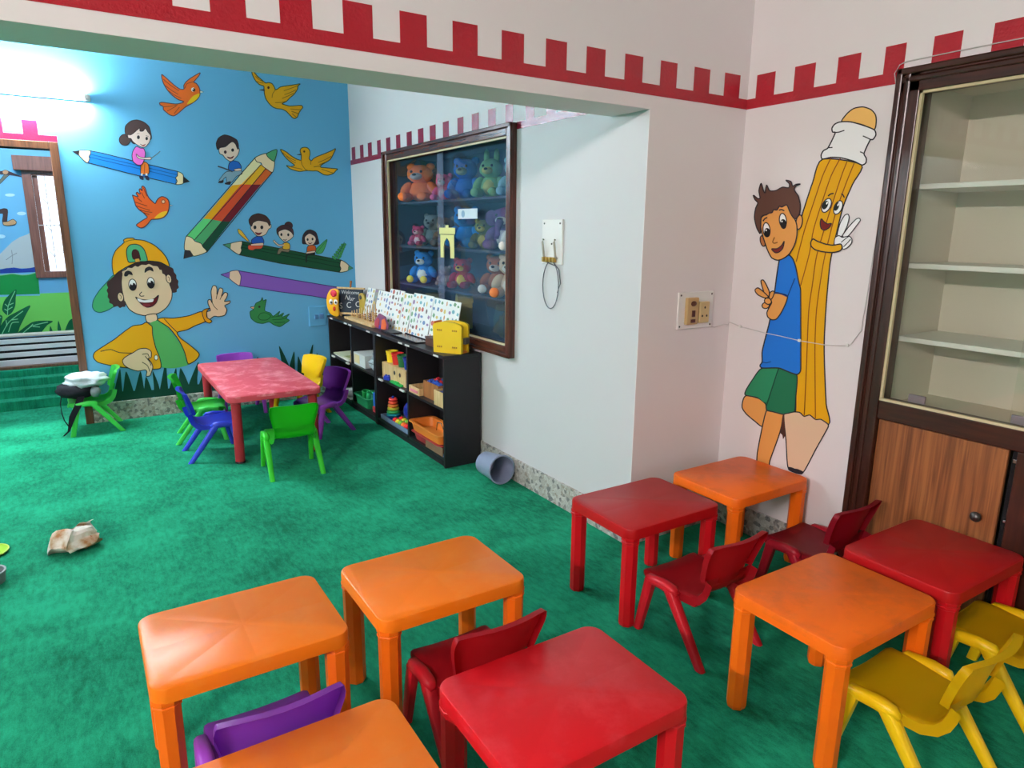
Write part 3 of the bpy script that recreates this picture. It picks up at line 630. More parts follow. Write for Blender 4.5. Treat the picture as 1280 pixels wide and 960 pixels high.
# ------------------------------------------------------------------ fluorescent tubes
def tube_light(name, label, loc, rz, L, strength, tint):
    """batten on a wall: local x along the tube, local -y out of the wall"""
    t = thing(name, label, 'light', loc, rz)
    bm = B(); box(bm, (-L/2 - .03, -.028, -.022), (L/2 + .03, 0, .022), .006); mkobj('batten', bm, PLATE, t)
    e = bpy.data.materials.new('tube_glow'); e.use_nodes = True
    b = e.node_tree.nodes['Principled BSDF']; b.inputs['Base Color'].default_value = (.9, .9, .9, 1)
    b.inputs['Emission Color'].default_value = (*tint, 1); b.inputs['Emission Strength'].default_value = strength
    bm = B(); tube(bm, [(-L/2, -.052, 0), (L/2, -.052, 0)], .014, 12); mkobj('glass_tube', bm, e, t, True)
    for s in (-1, 1):
        bm = B(); box(bm, (s * L/2 - .012, -.07, -.018), (s * L/2 + .018, -.024, .018), .005); mkobj('end_cap', bm, PLATE, t)
    return t
tube_light('tube_light', 'glowing white tube light on the blue wall above the doorway', (-.415, YB, 2.392), 0, 1.2, TUBE_FAR, C_FAR)
tube_light('tube_light', 'white tube light on the side wall opposite the cabinet', (XL, -.45, 2.72), PI / 2, 1.2, TUBE_NEAR, C_NEAR)
tube_light('tube_light', 'added tube-shaped fill light, unseen, on the side wall of the far play area', (XL, 4.35, 2.45), PI / 2, 1.2, FILL_SIDE, C_FAR)  # unseen lamp added to lift the blue wall and the carpet

# ------------------------------------------------------------------ room beyond the doorway
YD = 8.1
bm = B(); box(bm, (XL, YD, 0), (-.335, YD + .1, ZC)); box(bm, (.42, YD, 0), (1.2, YD + .1, ZC))
box(bm, (-.335, YD, 0), (.42, YD + .1, 1.04)); box(bm, (-.335, YD, 2.0), (.42, YD + .1, ZC))
MEADOW = mat('mural_sky_blue', (112, 182, 220), .55, .35)
wall_next = struct('wall_next_room', bm, MEADOW)
bm = B(); box(bm, (1.2, YB + .12, 0), (1.3, YD + .1, ZC)); struct('wall_next_room_side', bm, WHITE)
tube_light('tube_light', 'added tube-shaped fill light, unseen, on the ceiling inside the next room', (-.5, 6.5, ZC), 0, 1.2, FILL_NEXT, C_NEXT).rotation_euler = (PI / 2, 0, 0)  # unseen lamp added to light the next room's painted wall
PD = ('y', YD)
m = Mural(wall_next, PD, 'painted_meadow', 'painted meadow, river and grey mountain on the next room wall')
m.crop(0, 240, 8)
m.f((172, 178, 178), [(-900,700),(-500,560),(-250,640),(0,620),(60,560),(120,500),(200,450),(270,425),(328,392),(372,760),(-900,790)], 0, False)
m.f((30, 56, 130), [(-900,770),(0,775),(60,762),(140,755),(220,768),(300,760),(370,745),(378,800),(-900,850)], 0, False)
m.f((24, 128, 60), [(-900,850),(0,835),(120,820),(220,832),(300,825),(378,800),(398,1020),(-900,1050)], 0, False)
m.l((120,170,130), 1.0, [(-300,840),(0,832),(120,817),(220,829),(300,822),(380,798)]).l((130,134,134), .8, [(115,580),(125,650),(120,720)]).l((130,134,134), .8, [(60,680),(115,640),(170,610)])
m.crop(0, 340, 8).f((112, 196, 88), [(-900,250),(0,250),(200,238),(398,236),(402,214),(900,196),(900,610),(-900,640)], 0, False)
m.sub('painted_leaf')
def leaf(pts, veins):
    m.f((14, 92, 56), pts, .5, ink=(14, 70, 44))
    for v in veins: m.l((120, 196, 140), .9, v)
leaf([(75,430),(25,380),(40,300),(75,250),(160,175),(155,260),(150,340),(120,400)], [[(75,430),(85,330),(150,190)],[(85,350),(50,320)],[(90,330),(135,310)],[(80,390),(45,370)],[(82,375),(125,350)]])
leaf([(-20,620),(20,520),(80,450),(170,400),(300,335),(260,420),(200,540),(160,620)], [[(20,620),(90,500),(230,390)],[(70,540),(60,480)],[(110,480),(180,470)],[(85,600),(120,510),(190,500)]])
leaf([(180,620),(240,560),(320,505),(400,490),(525,492),(470,530),(420,590),(380,620)], [[(230,610),(320,540),(480,500)],[(330,545),(400,550)],[(280,570),(330,520)]])
leaf([(-160,600),(-120,480),(-60,420),(20,440),(10,520),(-40,620)], [[(-120,600),(-60,500),(10,450)]])
for p in ([(575,580),(583,485),(612,580)], [(495,590),(503,540),(525,590)], [(650,600),(690,490),(735,470),(745,600)]): m.f((14,92,56), p, 0)
m.sub('painted_cloud').crop(0, 240, 8)
for c in ((100,30,50,16), (215,215,46,18), (10,445,44,20)): m.f((176, 206, 226), ell(*c), 0)
m.sub('painted_limb').f((60,40,40), [(-60,200),(0,175),(40,165),(72,172),(78,200),(70,290),(75,300),(25,300),(28,215),(-60,230)], .6).f((176,136,96), [(30,300),(75,296),(130,272),(165,300),(150,325),(80,338),(35,328)], .6)
m.crop(0, 130, 8).f((96,96,84), [(-60,820),(0,760),(60,690),(100,700),(60,740),(0,800),(-60,860)], .5).f((58,44,52), [(-40,680),(60,665),(110,680),(230,732),(100,712),(-40,700)], 0).f((176,130,96), ell(55,682,30,22), .4)
m.done()
# window with grille beyond the doorway
win = bpy.data.objects.new('window_1', None); COL.objects.link(win); win['kind'] = 'structure'
WINWOOD = wood_material('window_frame_wood', (112, 66, 54), (140, 88, 72), (70, 70, 4), .45)
bm = B(); box(bm, (-.345, YD - .03, 1.0), (-.27, YD + .06, 2.02), .004); mkobj('frame_post', bm, WINWOOD, win)
bm = B(); box(bm, (.36, YD - .03, 1.0), (.43, YD + .06, 2.02), .004); mkobj('frame_post', bm, WINWOOD, win)
bm = B(); box(bm, (-.27, YD - .03, 1.96), (.36, YD + .06, 2.02), .004); mkobj('frame_rail', bm, WINWOOD, win)
bm = B(); box(bm, (-.27, YD - .03, 1.0), (.36, YD + .06, 1.06), .004); mkobj('frame_rail', bm, WINWOOD, win)
bm = B(); box(bm, (-.268, YD + .01, 1.062), (-.226, YD + .05, 1.958), .003); mkobj('sash', bm, WINWOOD, win)
bm = B(); box(bm, (.04, YD + .01, 1.062), (.09, YD + .05, 1.958), .003); mkobj('sash', bm, WINWOOD, win)
GRILLE = mat('grille_white', (205, 200, 200), .5)
bm = B()
for gx in (-.17, -.07, .0): tube(bm, [(gx, YD - .012, 1.06), (gx, YD - .012, 1.96)], .004, 6)
for gz in (1.25, 1.5, 1.75):
    for gx in (-.17, -.07):
        tube(bm, [(gx, YD - .018, gz - .05), (gx + .035, YD - .018, gz), (gx, YD - .018, gz + .05), (gx - .035, YD - .018, gz), (gx, YD - .018, gz - .05)], .004, 5)
for gz in (1.5,): tube(bm, [(-.27, YD - .022, gz), (.36, YD - .022, gz)], .004, 5)
mkobj('grille', bm, GRILLE, win)
bm = B(); box(bm, (-.226, YD + .028, 1.062), (.04, YD + .032, 1.958)); mkobj('pane', bm, glass_material('window_glass', (.96, .98, 1)), win)
t = thing('curtain_pelmet', 'brown boxed pelmet above the window in the next room', 'pelmet', (0, YD - .002, 0))
bm = B(); box(bm, (-.40, -.09, 2.0), (.46, 0, 2.13), .004); mkobj('box', bm, WINWOOD, t)
# carpeted steps and slatted white bench behind the doorway
st = thing('carpeted_steps', 'low green carpeted steps beyond the doorway', 'steps')
def zrow(y_px, Y): return on_y(45, y_px, Y).z
rows = [515, 499, 485, 472.5, 461]
Ys = [6.78, 6.90, 7.02, 7.14, 7.26]
for i in range(4):
    z0 = 0 if i == 0 else zrow(rows[i], Ys[i - 1]); z1 = zrow(rows[i + 1], Ys[i])
    bm = B(); box(bm, (XL + .02, Ys[i], 0), (1.18, 7.36, z1), .006)
    mkobj('step', bm, CARPET, st)
ztop = zrow(461, 7.14)
bn = thing('slatted_bench', 'white slatted bench standing on the steps below the painted meadow', 'bench', (0, 0, 0))
SLATW = mat('white_slat', (226, 224, 226), .4)
for i, (a, b_) in enumerate(((455.5, 448.0), (444.8, 439.0), (436.0, 430.6), (428.0, 422.5))):
    Y = 7.27 + .012 * i
    bm = B(); box(bm, (XL + .1, Y, zrow(a, Y)), (.9, Y + .012, zrow(b_, Y)), .003); mkobj('slat', bm, SLATW, bn)
bm = B(); box(bm, (XL + .1, 7.40, zrow(420, 7.4)), (.9, 7.52, zrow(415.5, 7.5)), .004); mkobj('top_rail', bm, mat('pale_beige', (206, 202, 184), .5), bn)
bm = B(); box(bm, (XL + .1, 7.18, ztop + .001), (.9, 7.24, zrow(456.5, 7.18)), .003); mkobj('base_board', bm, DOORWOOD, bn)
bm = B(); box(bm, (XL + .12, 7.37, 0), (.88, 7.40, zrow(421, 7.37))); mkobj('back_panel', bm, BLACKIN, bn)  # black sheet added to stand for the shade between the slats

# ------------------------------------------------------------------ built-in toy cupboard (far room)
tc = thing('toy_cupboard', 'dark wood framed toy cupboard with sliding glass set in the white wall', 'cupboard', (XF, (DY0 + DY1) / 2, 0))
tc_y = (DY0 + DY1) / 2
def P2(bm, x0, y0, z0, x1, y1, z1, bev=0.0): return box(bm, (x0 - XF, y0 - tc_y, z0), (x1 - XF, y1 - tc_y, z1), bev)
FW = .066
for nm, a in (('frame_post', (DY0, DZ0, DY0 + FW, DZ1)), ('frame_post', (DY1 - FW, DZ0, DY1, DZ1)), ('frame_rail', (DY0 + FW, DZ1 - FW, DY1 - FW, DZ1)), ('frame_rail', (DY0 + FW, DZ0, DY1 - FW, DZ0 + FW))):
    y0, z0, y1, z1 = a
    bm = B(); P2(bm, XF - .03, y0, z0, XF + .06, y1, z1, .006)
    if nm == 'frame_post':
        s = DY0 if y0 == DY0 else DY1
        o = .012 if y0 == DY0 else -.012
        P2(bm, XF - .045, min(s, s + 2 * o), z0, XF - .03, max(s, s + 2 * o), z1, .004)
    else:
        P2(bm, XF - .045, y0 - FW, z1 - .024 if z1 == DZ1 else z0, XF - .03, y1 + FW, z1 if z1 == DZ1 else z0 + .024, .004)
    mkobj(nm, bm, CUPWOOD if nm == 'frame_post' else CUPRAIL, tc)
bm = B()
i0, i1, k0, k1 = DY0 + FW, DY1 - FW, DZ0 + FW, DZ1 - FW
for a in ((i0, k0, i0 + .01, k1), (i1 - .01, k0, i1, k1), (i0, k1 - .01, i1, k1), (i0, k0, i1, k0 + .01)):
    P2(bm, XF - .022, a[0], a[1], XF - .008, a[2], a[3])
mkobj('glazing_bead', bm, BEAD, tc)
NICHE = mat('cupboard_inside', (58, 60, 82), .6)
bm = B(); P2(bm, XF + .40, i0 - .03, k0 - .03, XF + .41, i1 + .03, k1 + .03); P2(bm, XF + .06, i0 - .03, k0 - .03, XF + .4, i0 - .02, k1 + .03); P2(bm, XF + .06, i1 + .02, k0 - .03, XF + .4, i1 + .03, k1 + .03)
P2(bm, XF + .06, i0 - .02, k1 + .02, XF + .4, i1 + .02, k1 + .03); P2(bm, XF + .06, i0 - .02, k0 - .03, XF + .4, i1 + .02, k0 - .02)
mkobj('carcass', bm, NICHE, tc)
SHZ = [k0 - .02, 1.082, 1.372, 1.70]
for z in SHZ[1:]:
    bm = B(); P2(bm, XF + .065, i0 - .018, z - .016, XF + .398, i1 + .018, z, .002); mkobj('shelf', bm, NICHE, tc)
for a, b_, x, h in ((4.27, i1, .02, .05), (i0, 4.37, .04, .17)):
    bm = B(); P2(bm, XF + x - .002, a, k0, XF + x + .002, b_, k1)
    g = mkobj('glass_pane', bm, glass_material('cupboard_glass', (.93, .96, .98), h, (96, 140, 172)), tc)
bm = B(); P2(bm, XF + .012, 4.27, k0, XF + .016, 4.36, k1); mkobj('overlap_strip', bm, glass_material('strip_glass', (.9, .9, .95), .35, (140, 150, 175)), tc)

def plush(label, y, shelf, h, fur, belly=None, muzzle=None, ear=None, feet=None, x=None, rz=-58, kind='bear', name='plush_toy', wide=1.22):
    """soft toy sitting on a cupboard shelf; local -y is where it looks, h its height"""
    z = SHZ[shelf]
    x = XF + .22 if x is None else x
    t = thing(name, label, 'soft toy', (x, y, z + .001), R(rz), 'soft toys in the cupboard')
    t.scale = (wide, 1, 1)
    F = mat('fur_%02x%02x%02x' % fur, fur, .95, .1, 1.25, bump=(220, .6))
    Bm = mat('fur_%02x%02x%02x' % belly, belly, .95, .1, 1.25, bump=(220, .6)) if belly else F
    Mz = mat('fur_%02x%02x%02x' % muzzle, muzzle, .95, .1, 1.25, bump=(220, .6)) if muzzle else Bm
    Er = mat('fur_%02x%02x%02x' % ear, ear, .95, .1, 1.25, bump=(220, .6)) if ear else F
    Ft = mat('fur_%02x%02x%02x' % feet, feet, .95, .1, 1.25, bump=(220, .6)) if feet else F
    k = h / .30
    V = lambda *a: tuple(v * k for v in a)
    bm = B(); ball(bm, V(0, 0, .085), V(.075, .062, .085), n=12, jitter=.1, seed=y); mkobj('torso', bm, F, t, True)
    if belly: bm = B(); ball(bm, V(0, -.03, .08), V(.05, .042, .06), n=10); mkobj('belly', bm, Bm, t, True)
    bm = B(); ball(bm, V(0, -.012, .215), V(.078, .068, .072), n=12, jitter=.08, seed=y + 1); mkobj('head', bm, F, t, True)
    bm = B(); ball(bm, V(0, -.068, .197), V(.038, .034, .028), n=10); mkobj('muzzle', bm, Mz, t, True)
    bm = B(); ball(bm, V(0, -.101, .207), V(.014, .009, .010), n=8); mkobj('nose', bm, mat('plush_black', (24, 22, 26), .4), t, True)
    for s in (-1, 1):
        bm = B()
        if kind == 'rabbit': ball(bm, V(s * .035, .0, .30), V(.02, .013, .06), n=8)
        elif kind == 'elephant': ball(bm, V(s * .09, .0, .215), V(.042, .015, .055), n=10)
        else: ball(bm, V(s * .06, .0, .272), V(.028, .018, .028), n=8)
        mkobj('ear', bm, Er, t, True)
        bm = B(); ball(bm, V(s * .03, -.07, .232), V(.009, .007, .011), n=7); mkobj('eye', bm, mat('plush_black', (24, 22, 26), .4), t, True)
        bm = B(); ball(bm, V(s * .085, -.022, .105), V(.03, .034, .058), n=10, mx=Matrix.Rotation(s * R(-28), 3, 'Y').to_4x4()); mkobj('arm', bm, F, t, True)
        bm = B(); ball(bm, V(s * .058, -.085, .037), V(.037, .062, .037), n=10); mkobj('leg', bm, F, t, True)
        bm = B(); ball(bm, V(s * .06, -.132, .04), V(.032, .018, .034), n=8); mkobj('foot', bm, Ft, t, True)
    if kind == 'elephant':
        bm = B(); tube(bm, [V(0, -.08, .2), V(0, -.115, .16), V(0, -.125, .11), V(0, -.14, .08)], [.026 * k, .021 * k, .017 * k, .014 * k], 8); mkobj('trunk', bm, F, t, True)
    return t
plush('orange teddy bear with grey muzzle on the top shelf of the toy cupboard', 4.98, 3, .29, (240,112,56), None, (176,170,176), x=XF + .18, wide=1.5)
plush('pink soft toy half hidden behind the glass overlap, beside the orange bear', 4.66, 3, .20, (226,90,130), (230,190,190))
plush('royal blue bear on the top shelf behind the hazy glass', 4.36, 3, .29, (36,104,190), None, (150,160,130), x=XF + .24)
plush('yellow and green soft toy on the top shelf right of the blue bear', 3.98, 3, .26, (130,176,120), (206,196,110), kind='rabbit')
plush('pale blue soft toy at the end of the top shelf by the frame', 3.68, 3, .24, (150,190,200), (220,222,214))
plush('greyish green soft toy at the back of the second cupboard shelf', 5.02, 2, .25, (120,130,128), x=XF + .30)
plush('dark pink soft toy in front on the second cupboard shelf', 4.96, 2, .155, (186,72,110), (220,190,196), x=XF + .14)
plush('brown soft toy with pale muzzle on the second cupboard shelf', 4.64, 2, .22, (112,84,62), (196,174,150), (200,180,160))
plush('sky blue tall soft toy behind the glass overlap on the second shelf', 4.38, 2, .29, (40,130,196), x=XF + .25)
plush('olive and yellow soft toy beside the purple elephant', 4.08, 2, .20, (120,118,70), (206,184,100))
plush('purple elephant soft toy with white belly on the second shelf', 3.80, 2, .28, (112,74,128), (214,200,206), None, (130,92,140), kind='elephant')
plush('white rabbit soft toy at the end of the second shelf', 3.55, 2, .25, (214,206,198), kind='rabbit', x=XF + .17)
plush('blue and white soft toy with yellow feet on the third shelf', 4.97, 1, .255, (44,120,190), (220,220,214), (220,220,214), None, (230,206,70), x=XF + .19)
plush('small grey brown soft toy lying beside the blue and white one', 4.66, 1, .15, (140,124,124), (186,170,160))
plush('red soft toy with yellow muzzle on the third shelf', 4.38, 1, .22, (170,34,52), (214,186,70), (214,190,80))
plush('rust brown teddy bear with white feet on the third shelf', 3.92, 1, .26, (168,96,64), None, (214,196,180), None, (226,216,204), x=XF + .24)
plush('cream soft toy with orange feet at the end of the third shelf', 3.63, 1, .28, (206,180,150), (226,214,200), None, None, (214,120,70), x=XF + .17)
# things on the cupboard floor and stuck to its glass
t = thing('storage_tin', 'olive tin on the cupboard floor behind the picture boards', 'tin', (XF + .22, 4.85, SHZ[0]), 0)
bm = B(); lathe(bm, [(.0, .001), (.07, .001), (.07, .19), (.0, .19)], 20); mkobj('can', bm, mat('tin_olive', (150,142,80), .4), t, 40)
bm = B(); lathe(bm, [(.074, .185), (.074, .205), (.0, .207)], 20); mkobj('lid', bm, mat('tin_lid', (120,116,76), .4), t, 40)
t = thing('toy_house', 'yellow toy house with dark roof window on the cupboard floor', 'toy', (XF + .2, 4.33, SHZ[0]), R(-20))
t.scale = (.85, .85, .85); YT = mat('toy_house_yellow', (214,186,84), .5, k=1.1)
bm = B(); box(bm, (-.06, -.08, .001), (.06, .08, .22), .008); mkobj('walls', bm, YT, t)
bm = B(); prism(bm, [(-.09, 0), (-.06, .05), (0, .075), (.06, .05), (.09, 0)], -.065, .065, Matrix.Translation((0, 0, .22)) @ Matrix.Rotation(PI/2, 4, 'Z') @ Matrix.Rotation(PI/2, 4, 'X')); mkobj('roof', bm, YT, t)
bm = B(); box(bm, (-.066, -.035, .13), (-.058, .035, .19), .003); mkobj('window', bm, mat('toy_dark', (70,66,60), .5), t)
t = thing('glass_bottle', 'clear glass bottle with etched bands at the end of the cupboard floor', 'bottle', (XF + .14, 3.60, SHZ[0]), 0)
bm = B(); lathe(bm, [(.0, .001), (.034, .001), (.036, .01), (.036, .14), (.03, .165), (.014, .19), (.013, .25), (.016, .252), (.016, .262), (.0, .262)], 16); mkobj('bottle_body', bm, mat('bottle_glass', (150,158,150), .15, .7), t, 50)
bm = B(); lathe(bm, [(.018, .255), (.018, .285), (.0, .287)], 14); mkobj('stopper', bm, mat('bottle_stopper', (96,100,96), .3), t, 50)
t = thing('storage_bag', 'dark green cloth bag slumped on the cupboard floor', 'bag', (XF + .24, 3.80, SHZ[0]), 0)
bm = B(); ball(bm, (0, 0, .115), (.10, .12, .115), n=16, jitter=.35, seed=3); mkobj('sack', bm, mat('bag_green', (48,62,58), .9), t, True)
bm = B(); tube(bm, [(0, -.05, .2), (0, -.03, .26), (0, .03, .26), (0, .05, .2)], .007, 6); mkobj('handle', bm, mat('bag_handle', (36,46,44), .9), t, True)

def plate_yz(bm, outline, x0, x1, mi=0):
    """outline in (y, z), thickness along x"""
    skin(bm, [[Vector((x, p[0], p[1])) for p in outline] for x in (x0, x1)], True, True, mi); return bm
t = thing('tower_card', 'pale yellow castle tower card stuck on the cupboard glass', 'card', (XF - .001, 4.18, 1.41), 0)
bm = B(); plate_yz(bm, [(.11,-.10),(.11,.055),(.125,.06),(.125,.10),(.03,.10),(.03,.115),(-.01,.118),(-.01,.10),(-.105,.10),(-.105,.06),(-.09,.055),(-.09,-.10),(-.035,-.10),(-.035,-.03),(-.02,.01),(.01,.03),(.04,.01),(.055,-.03),(.055,-.10)], -.003, 0); mkobj('card_sheet', bm, mat('card_yellow', (222,216,140), .6), t)
bm = B(); tube(bm, [(-.004, .11, .056), (-.004, -.09, .056)], .002, 4); tube(bm, [(-.004, .055, -.1), (-.004, .055, -.03), (-.004, .04, .01), (-.004, .01, .03), (-.004, -.02, .01), (-.004, -.035, -.03), (-.004, -.035, -.1)], .0025, 4); mkobj('ink_line', bm, mat('ink_black', (40,40,44), .6), t)
t = thing('paper_note', 'small white note with a round emblem stuck on the cupboard glass', 'note', (XF + .001, 3.905, 1.597), R(0))
bm = B(); box(bm, (-.002, -.125, -.031), (0, .13, .031)); mkobj('sheet', bm, mat('note_paper', (212,224,232), .6), t)
bm = B(); plate_yz(bm, [(.06 + .022 * math.cos(a), .022 * math.sin(a)) for a in [2*PI*i/14 for i in range(14)]], -.0035, -.002); mkobj('emblem', bm, mat('note_emblem', (140,172,198), .6), t)

# ------------------------------------------------------------------ built-in cabinet (near room)
cb = thing('wall_cabinet', 'tall built-in cabinet, dark wood frame, glass above and wood laminate door below', 'cabinet', (XR, (CY0 + CY1) / 2, 0))
cc = (CY0 + CY1) / 2
def P3(bm, x0, y0, z0, x1, y1, z1, bev=0.0): return box(bm, (x0 - XR, y0 - cc, z0), (x1 - XR, y1 - cc, z1), bev)
def moulded(bm, y0, z0, y1, z1, vert, out):
    """frame member with two raised steps towards its outer side"""
    P3(bm, XR - .025, y0, z0, XR + .07, y1, z1, .003)
    w = (y1 - y0) if vert else (z1 - z0)
    for f0, f1, d in ((0, .28, .034), (.36, .60, .029)):
        if vert:
            a, b_ = (y1 - f0 * w, y1 - f1 * w) if out > 0 else (y0 + f0 * w, y0 + f1 * w)
            P3(bm, XR - d, min(a, b_), z0, XR - .024, max(a, b_), z1, .006)
        else:
            a, b_ = (z1 - f0 * w, z1 - f1 * w)
            P3(bm, XR - d, y0, min(a, b_), XR - .024, y1, max(a, b_), .006)
bm = B(); moulded(bm, 1.477, 0, CY1, CZ1, True, 1); mkobj('frame_post', bm, DARKWOOD, cb)
bm = B(); moulded(bm, CY0, 0, CY0 + .091, CZ1, True, -1); mkobj('frame_post', bm, DARKWOOD, cb)
bm = B(); moulded(bm, CY0, 2.02, CY1, CZ1, False, 1); mkobj('frame_rail', bm, DARKRAIL, cb)
bm = B(); P3(bm, XR - .02, CY0 + .091, .755, XR + .07, 1.477, .832, .004); mkobj('frame_rail', bm, DARKRAIL, cb)
bm = B(); P3(bm, XR - .02, CY0 + .091, 0, XR + .07, 1.477, .08, .004); mkobj('frame_rail', bm, DARKRAIL, cb)
bm = B(); P3(bm, XR - .02, .86, .08, XR + .07, .968, .755, .004); mkobj('centre_stile', bm, DARKWOOD, cb)
bm = B()
for a in ((1.467, .84, 1.477, 2.02), (.491, .84, .501, 2.02), (.491, 2.01, 1.477, 2.02), (.491, .832, 1.477, .842)): P3(bm, XR - .018, a[0], a[1], XR - .004, a[2], a[3])
mkobj('glazing_bead', bm, BEAD, cb)
bm = B(); P3(bm, XR + .42, .44, .06, XR + .43, 1.53, 2.07); P3(bm, XR + .07, 1.50, .06, XR + .42, 1.51, 2.07); P3(bm, XR + .07, .45, .06, XR + .42, .46, 2.07); P3(bm, XR + .07, .46, 2.05, XR + .42, 1.5, 2.06); P3(bm, XR + .07, .46, .79, XR + .42, 1.5, .80); P3(bm, XR + .07, .46, .06, XR + .42, 1.5, .07)
mkobj('carcass', bm, CREAM, cb)
for z in (1.09, 1.385, 1.69):
    bm = B(); P3(bm, XR + .08, .465, z - .02, XR + .40, 1.495, z, .002); mkobj('shelf', bm, mat('shelf_white', (222,222,212), .4), cb)
for a, b_, x in ((.94, 1.467, .015), (.501, 1.03, .035)):
    bm = B(); P3(bm, XR + x - .002, a, .842, XR + x + .002, b_, 2.01); mkobj('glass_pane', bm, glass_material('cabinet_glass', (.97, .98, .96), .04, (190,190,175)), cb)
for y in (1.345, .985):
    bm = B(); P3(bm, XR + .002, y - .035, .845, XR + .012, y + .03, .878, .003); mkobj('finger_pull', bm, mat('finger_pull_grey', (112,102,104), .5), cb)
bm = B(); P3(bm, XR - .004, 1.0, .085, XR + .012, 1.474, .75, .003); d = mkobj('cabinet_door', bm, LAMINATE, cb)
bm = B(); lathe(bm, [(.0, 0), (.009, 0), (.009, .012), (.017, .018), (.02, .026), (.016, .034), (.0, .037)], 16, mx=Matrix.Translation((-.004, 1.059 - cc, .478)) @ Matrix.Rotation(-PI/2, 4, 'Y')); mkobj('knob', bm, mat('knob_dark', (52,44,40), .3, .6), d, True)
bm = B(); P3(bm, XR - .004, .494, .085, XR + .012, .857, .75, .003); mkobj('cabinet_door', bm, LAMINATE, cb)
bm = B(); P3(bm, XR + .035, .968, .085, XR + .05, 1.0, .75); mkobj('door_gap_panel', bm, BLACKIN, cb)
bm = B(); P3(bm, XR + .018, .972, .70, XR + .034, .992, .715, .002); P3(bm, XR + .018, .972, .47, XR + .034, .99, .483, .002); P3(bm, XR + .022, .976, .49, XR + .034, .984, .53, .002); mkobj('latch', bm, CHROME, cb)

# ------------------------------------------------------------------ switches and cables
t = thing('switch_plate', 'white plate with brass hooks and a dangling wire on the far white wall', 'switch plate', (XF, 2.965, 1.44))
bm = B(); box(bm, (-.012, -.088, -.115), (0, .092, .115), .003); mkobj('cover', bm, PLATE, t)
bm = B()
for y, z in ((.07, .095), (-.07, .095), (.0, -.01)): lathe(bm, [(.0, 0), (.005, 0), (.004, .003), (.0, .003)], 8, mx=Matrix.Translation((-.012, y, z)) @ Matrix.Rotation(-PI/2, 4, 'Y'))
mkobj('screw', bm, mat('screw_dark', (70,64,60), .4), t)
BRASS = mat('brass', (196,160,84), .35, .5, metal=.7)
for y in (.055, -.05):
    bm = B(); tube(bm, [(-.02, y + .012, .012), (-.03, y + .006, .0), (-.03, y, -.03), (-.024, y, -.075), (-.014, y, -.085)], .006, 6); mkobj('bracket', bm, mat('bracket_grey', (172,166,150), .4), t, True)
bm = B()
for i in range(4): box(bm, (-.034, .045 - .03 * i, -.104), (-.012, .062 - .03 * i, -.078), .003)
mkobj('terminal_strip', bm, BRASS, t)
bm = B()
lp = [(-.02, .06, -.10)] + [(-.012, .004 + .072 * math.cos(a), -.225 + .125 * math.sin(a)) for a in [R(125 + 310 * i / 20) for i in range(21)]]
tube(bm, lp, .0028, 6); tube(bm, [(-.02, -.02, -.1), (-.014, -.07, -.14), (-.012, -.085, -.21), (-.013, -.06, -.26)], .0028, 6); mkobj('wire', bm, mat('wire_grey', (96,96,104), .5), t, True)
t = thing('socket_board', 'white board with a brown switch and a cream socket on the pier', 'socket', (2.488, YM, 1.133))
bm = B(); box(bm, (-.118, -.01, -.088), (.118, 0, .088), .003); mkobj('cover', bm, PLATE, t)
TAN = mat('switch_tan', (196,164,112), .4)
bm = B(); box(bm, (-.075, -.028, -.066), (.0, -.008, .062), .004); mkobj('switch_block', bm, TAN, t)
bm = B(); ball(bm, (-.036, -.028, .034), (.02, .006, .013), n=10); box(bm, (-.045, -.032, -.028), (-.025, -.026, .002), .001); box(bm, (-.05, -.032, -.056), (-.022, -.026, -.04), .001); mkobj('rocker', bm, mat('rocker_brown', (86,44,28), .3), t)
bm = B(); box(bm, (.012, -.026, -.062), (.078, -.008, .04), .004); mkobj('socket_block', bm, mat('socket_cream', (206,180,128), .4), t)
bm = B()
for x, z in ((.045, .012), (.03, -.028), (.06, -.028)): lathe(bm, [(.0, 0), (.006, 0), (.0, .001)], 8, mx=Matrix.Translation((x, -.0262, z)) @ Matrix.Rotation(PI/2, 4, 'X'))
mkobj('pin_hole', bm, mat('hole_dark', (50,36,30), .6), t)
bm = B()
for x in (-.104, .104):
    for z in (-.074, .074): lathe(bm, [(.0, 0), (.005, 0), (.004, .002), (.0, .002)], 8, mx=Matrix.Translation((x, -.010, z)) @ Matrix.Rotation(PI/2, 4, 'X'))
mkobj('screw', bm, mat('screw_dark', (70,64,60), .4), t)
t = thing('blue_socket_plate', 'painted-over blue socket plate on the blue wall beside the bookshelf', 'socket', (1.762, YB, .735))
bm = B(); box(bm, (-.07, -.01, -.09), (.085, 0, .085), .004); mkobj('cover', bm, BLUE, t)
bm = B(); box(bm, (-.022, -.02, -.03), (.01, -.009, .012), .003); box(bm, (.02, -.018, -.03), (.06, -.009, .02), .003); mkobj('socket_block', bm, mat('socket_blue', (84,140,196), .4), t)
# cable along the wall from the socket board to the cabinet top
cab = thing('wall_cable', 'thin white cable clipped along the wall from the socket to the cabinet top', 'cable')
cpx = [(884,407),(893,409),(905,405),(910,406)]
cp = [on_y(x, y, YM - .006) for x, y in cpx] + [Vector((XR - .006, YM - .006, 1.06))]
cp += [on_x(x, y, XR - .006) for x, y in ((926,408.5),(940,412),(955,416),(975,420),(1000,426),(1030,431),(1058,432.5),(1063,431),(1077,413),(1078.5,400),(1084,370),(1089,335),(1096,290),(1104,240),(1114.5,170),(1121.5,120))]
cp += [Vector((XR - .006, 1.590, 2.10)), Vector((XR - .006, 1.575, 2.128)), Vector((XR - .006, 1.55, 2.136)), Vector((XR - .006, 1.3, 2.138)), Vector((XR - .006, .9, 2.136))]
bm = B(); tube(bm, cp, .0019, 6); mkobj('cable', bm, mat('cable_white', (206,198,196), .5), cab, True)
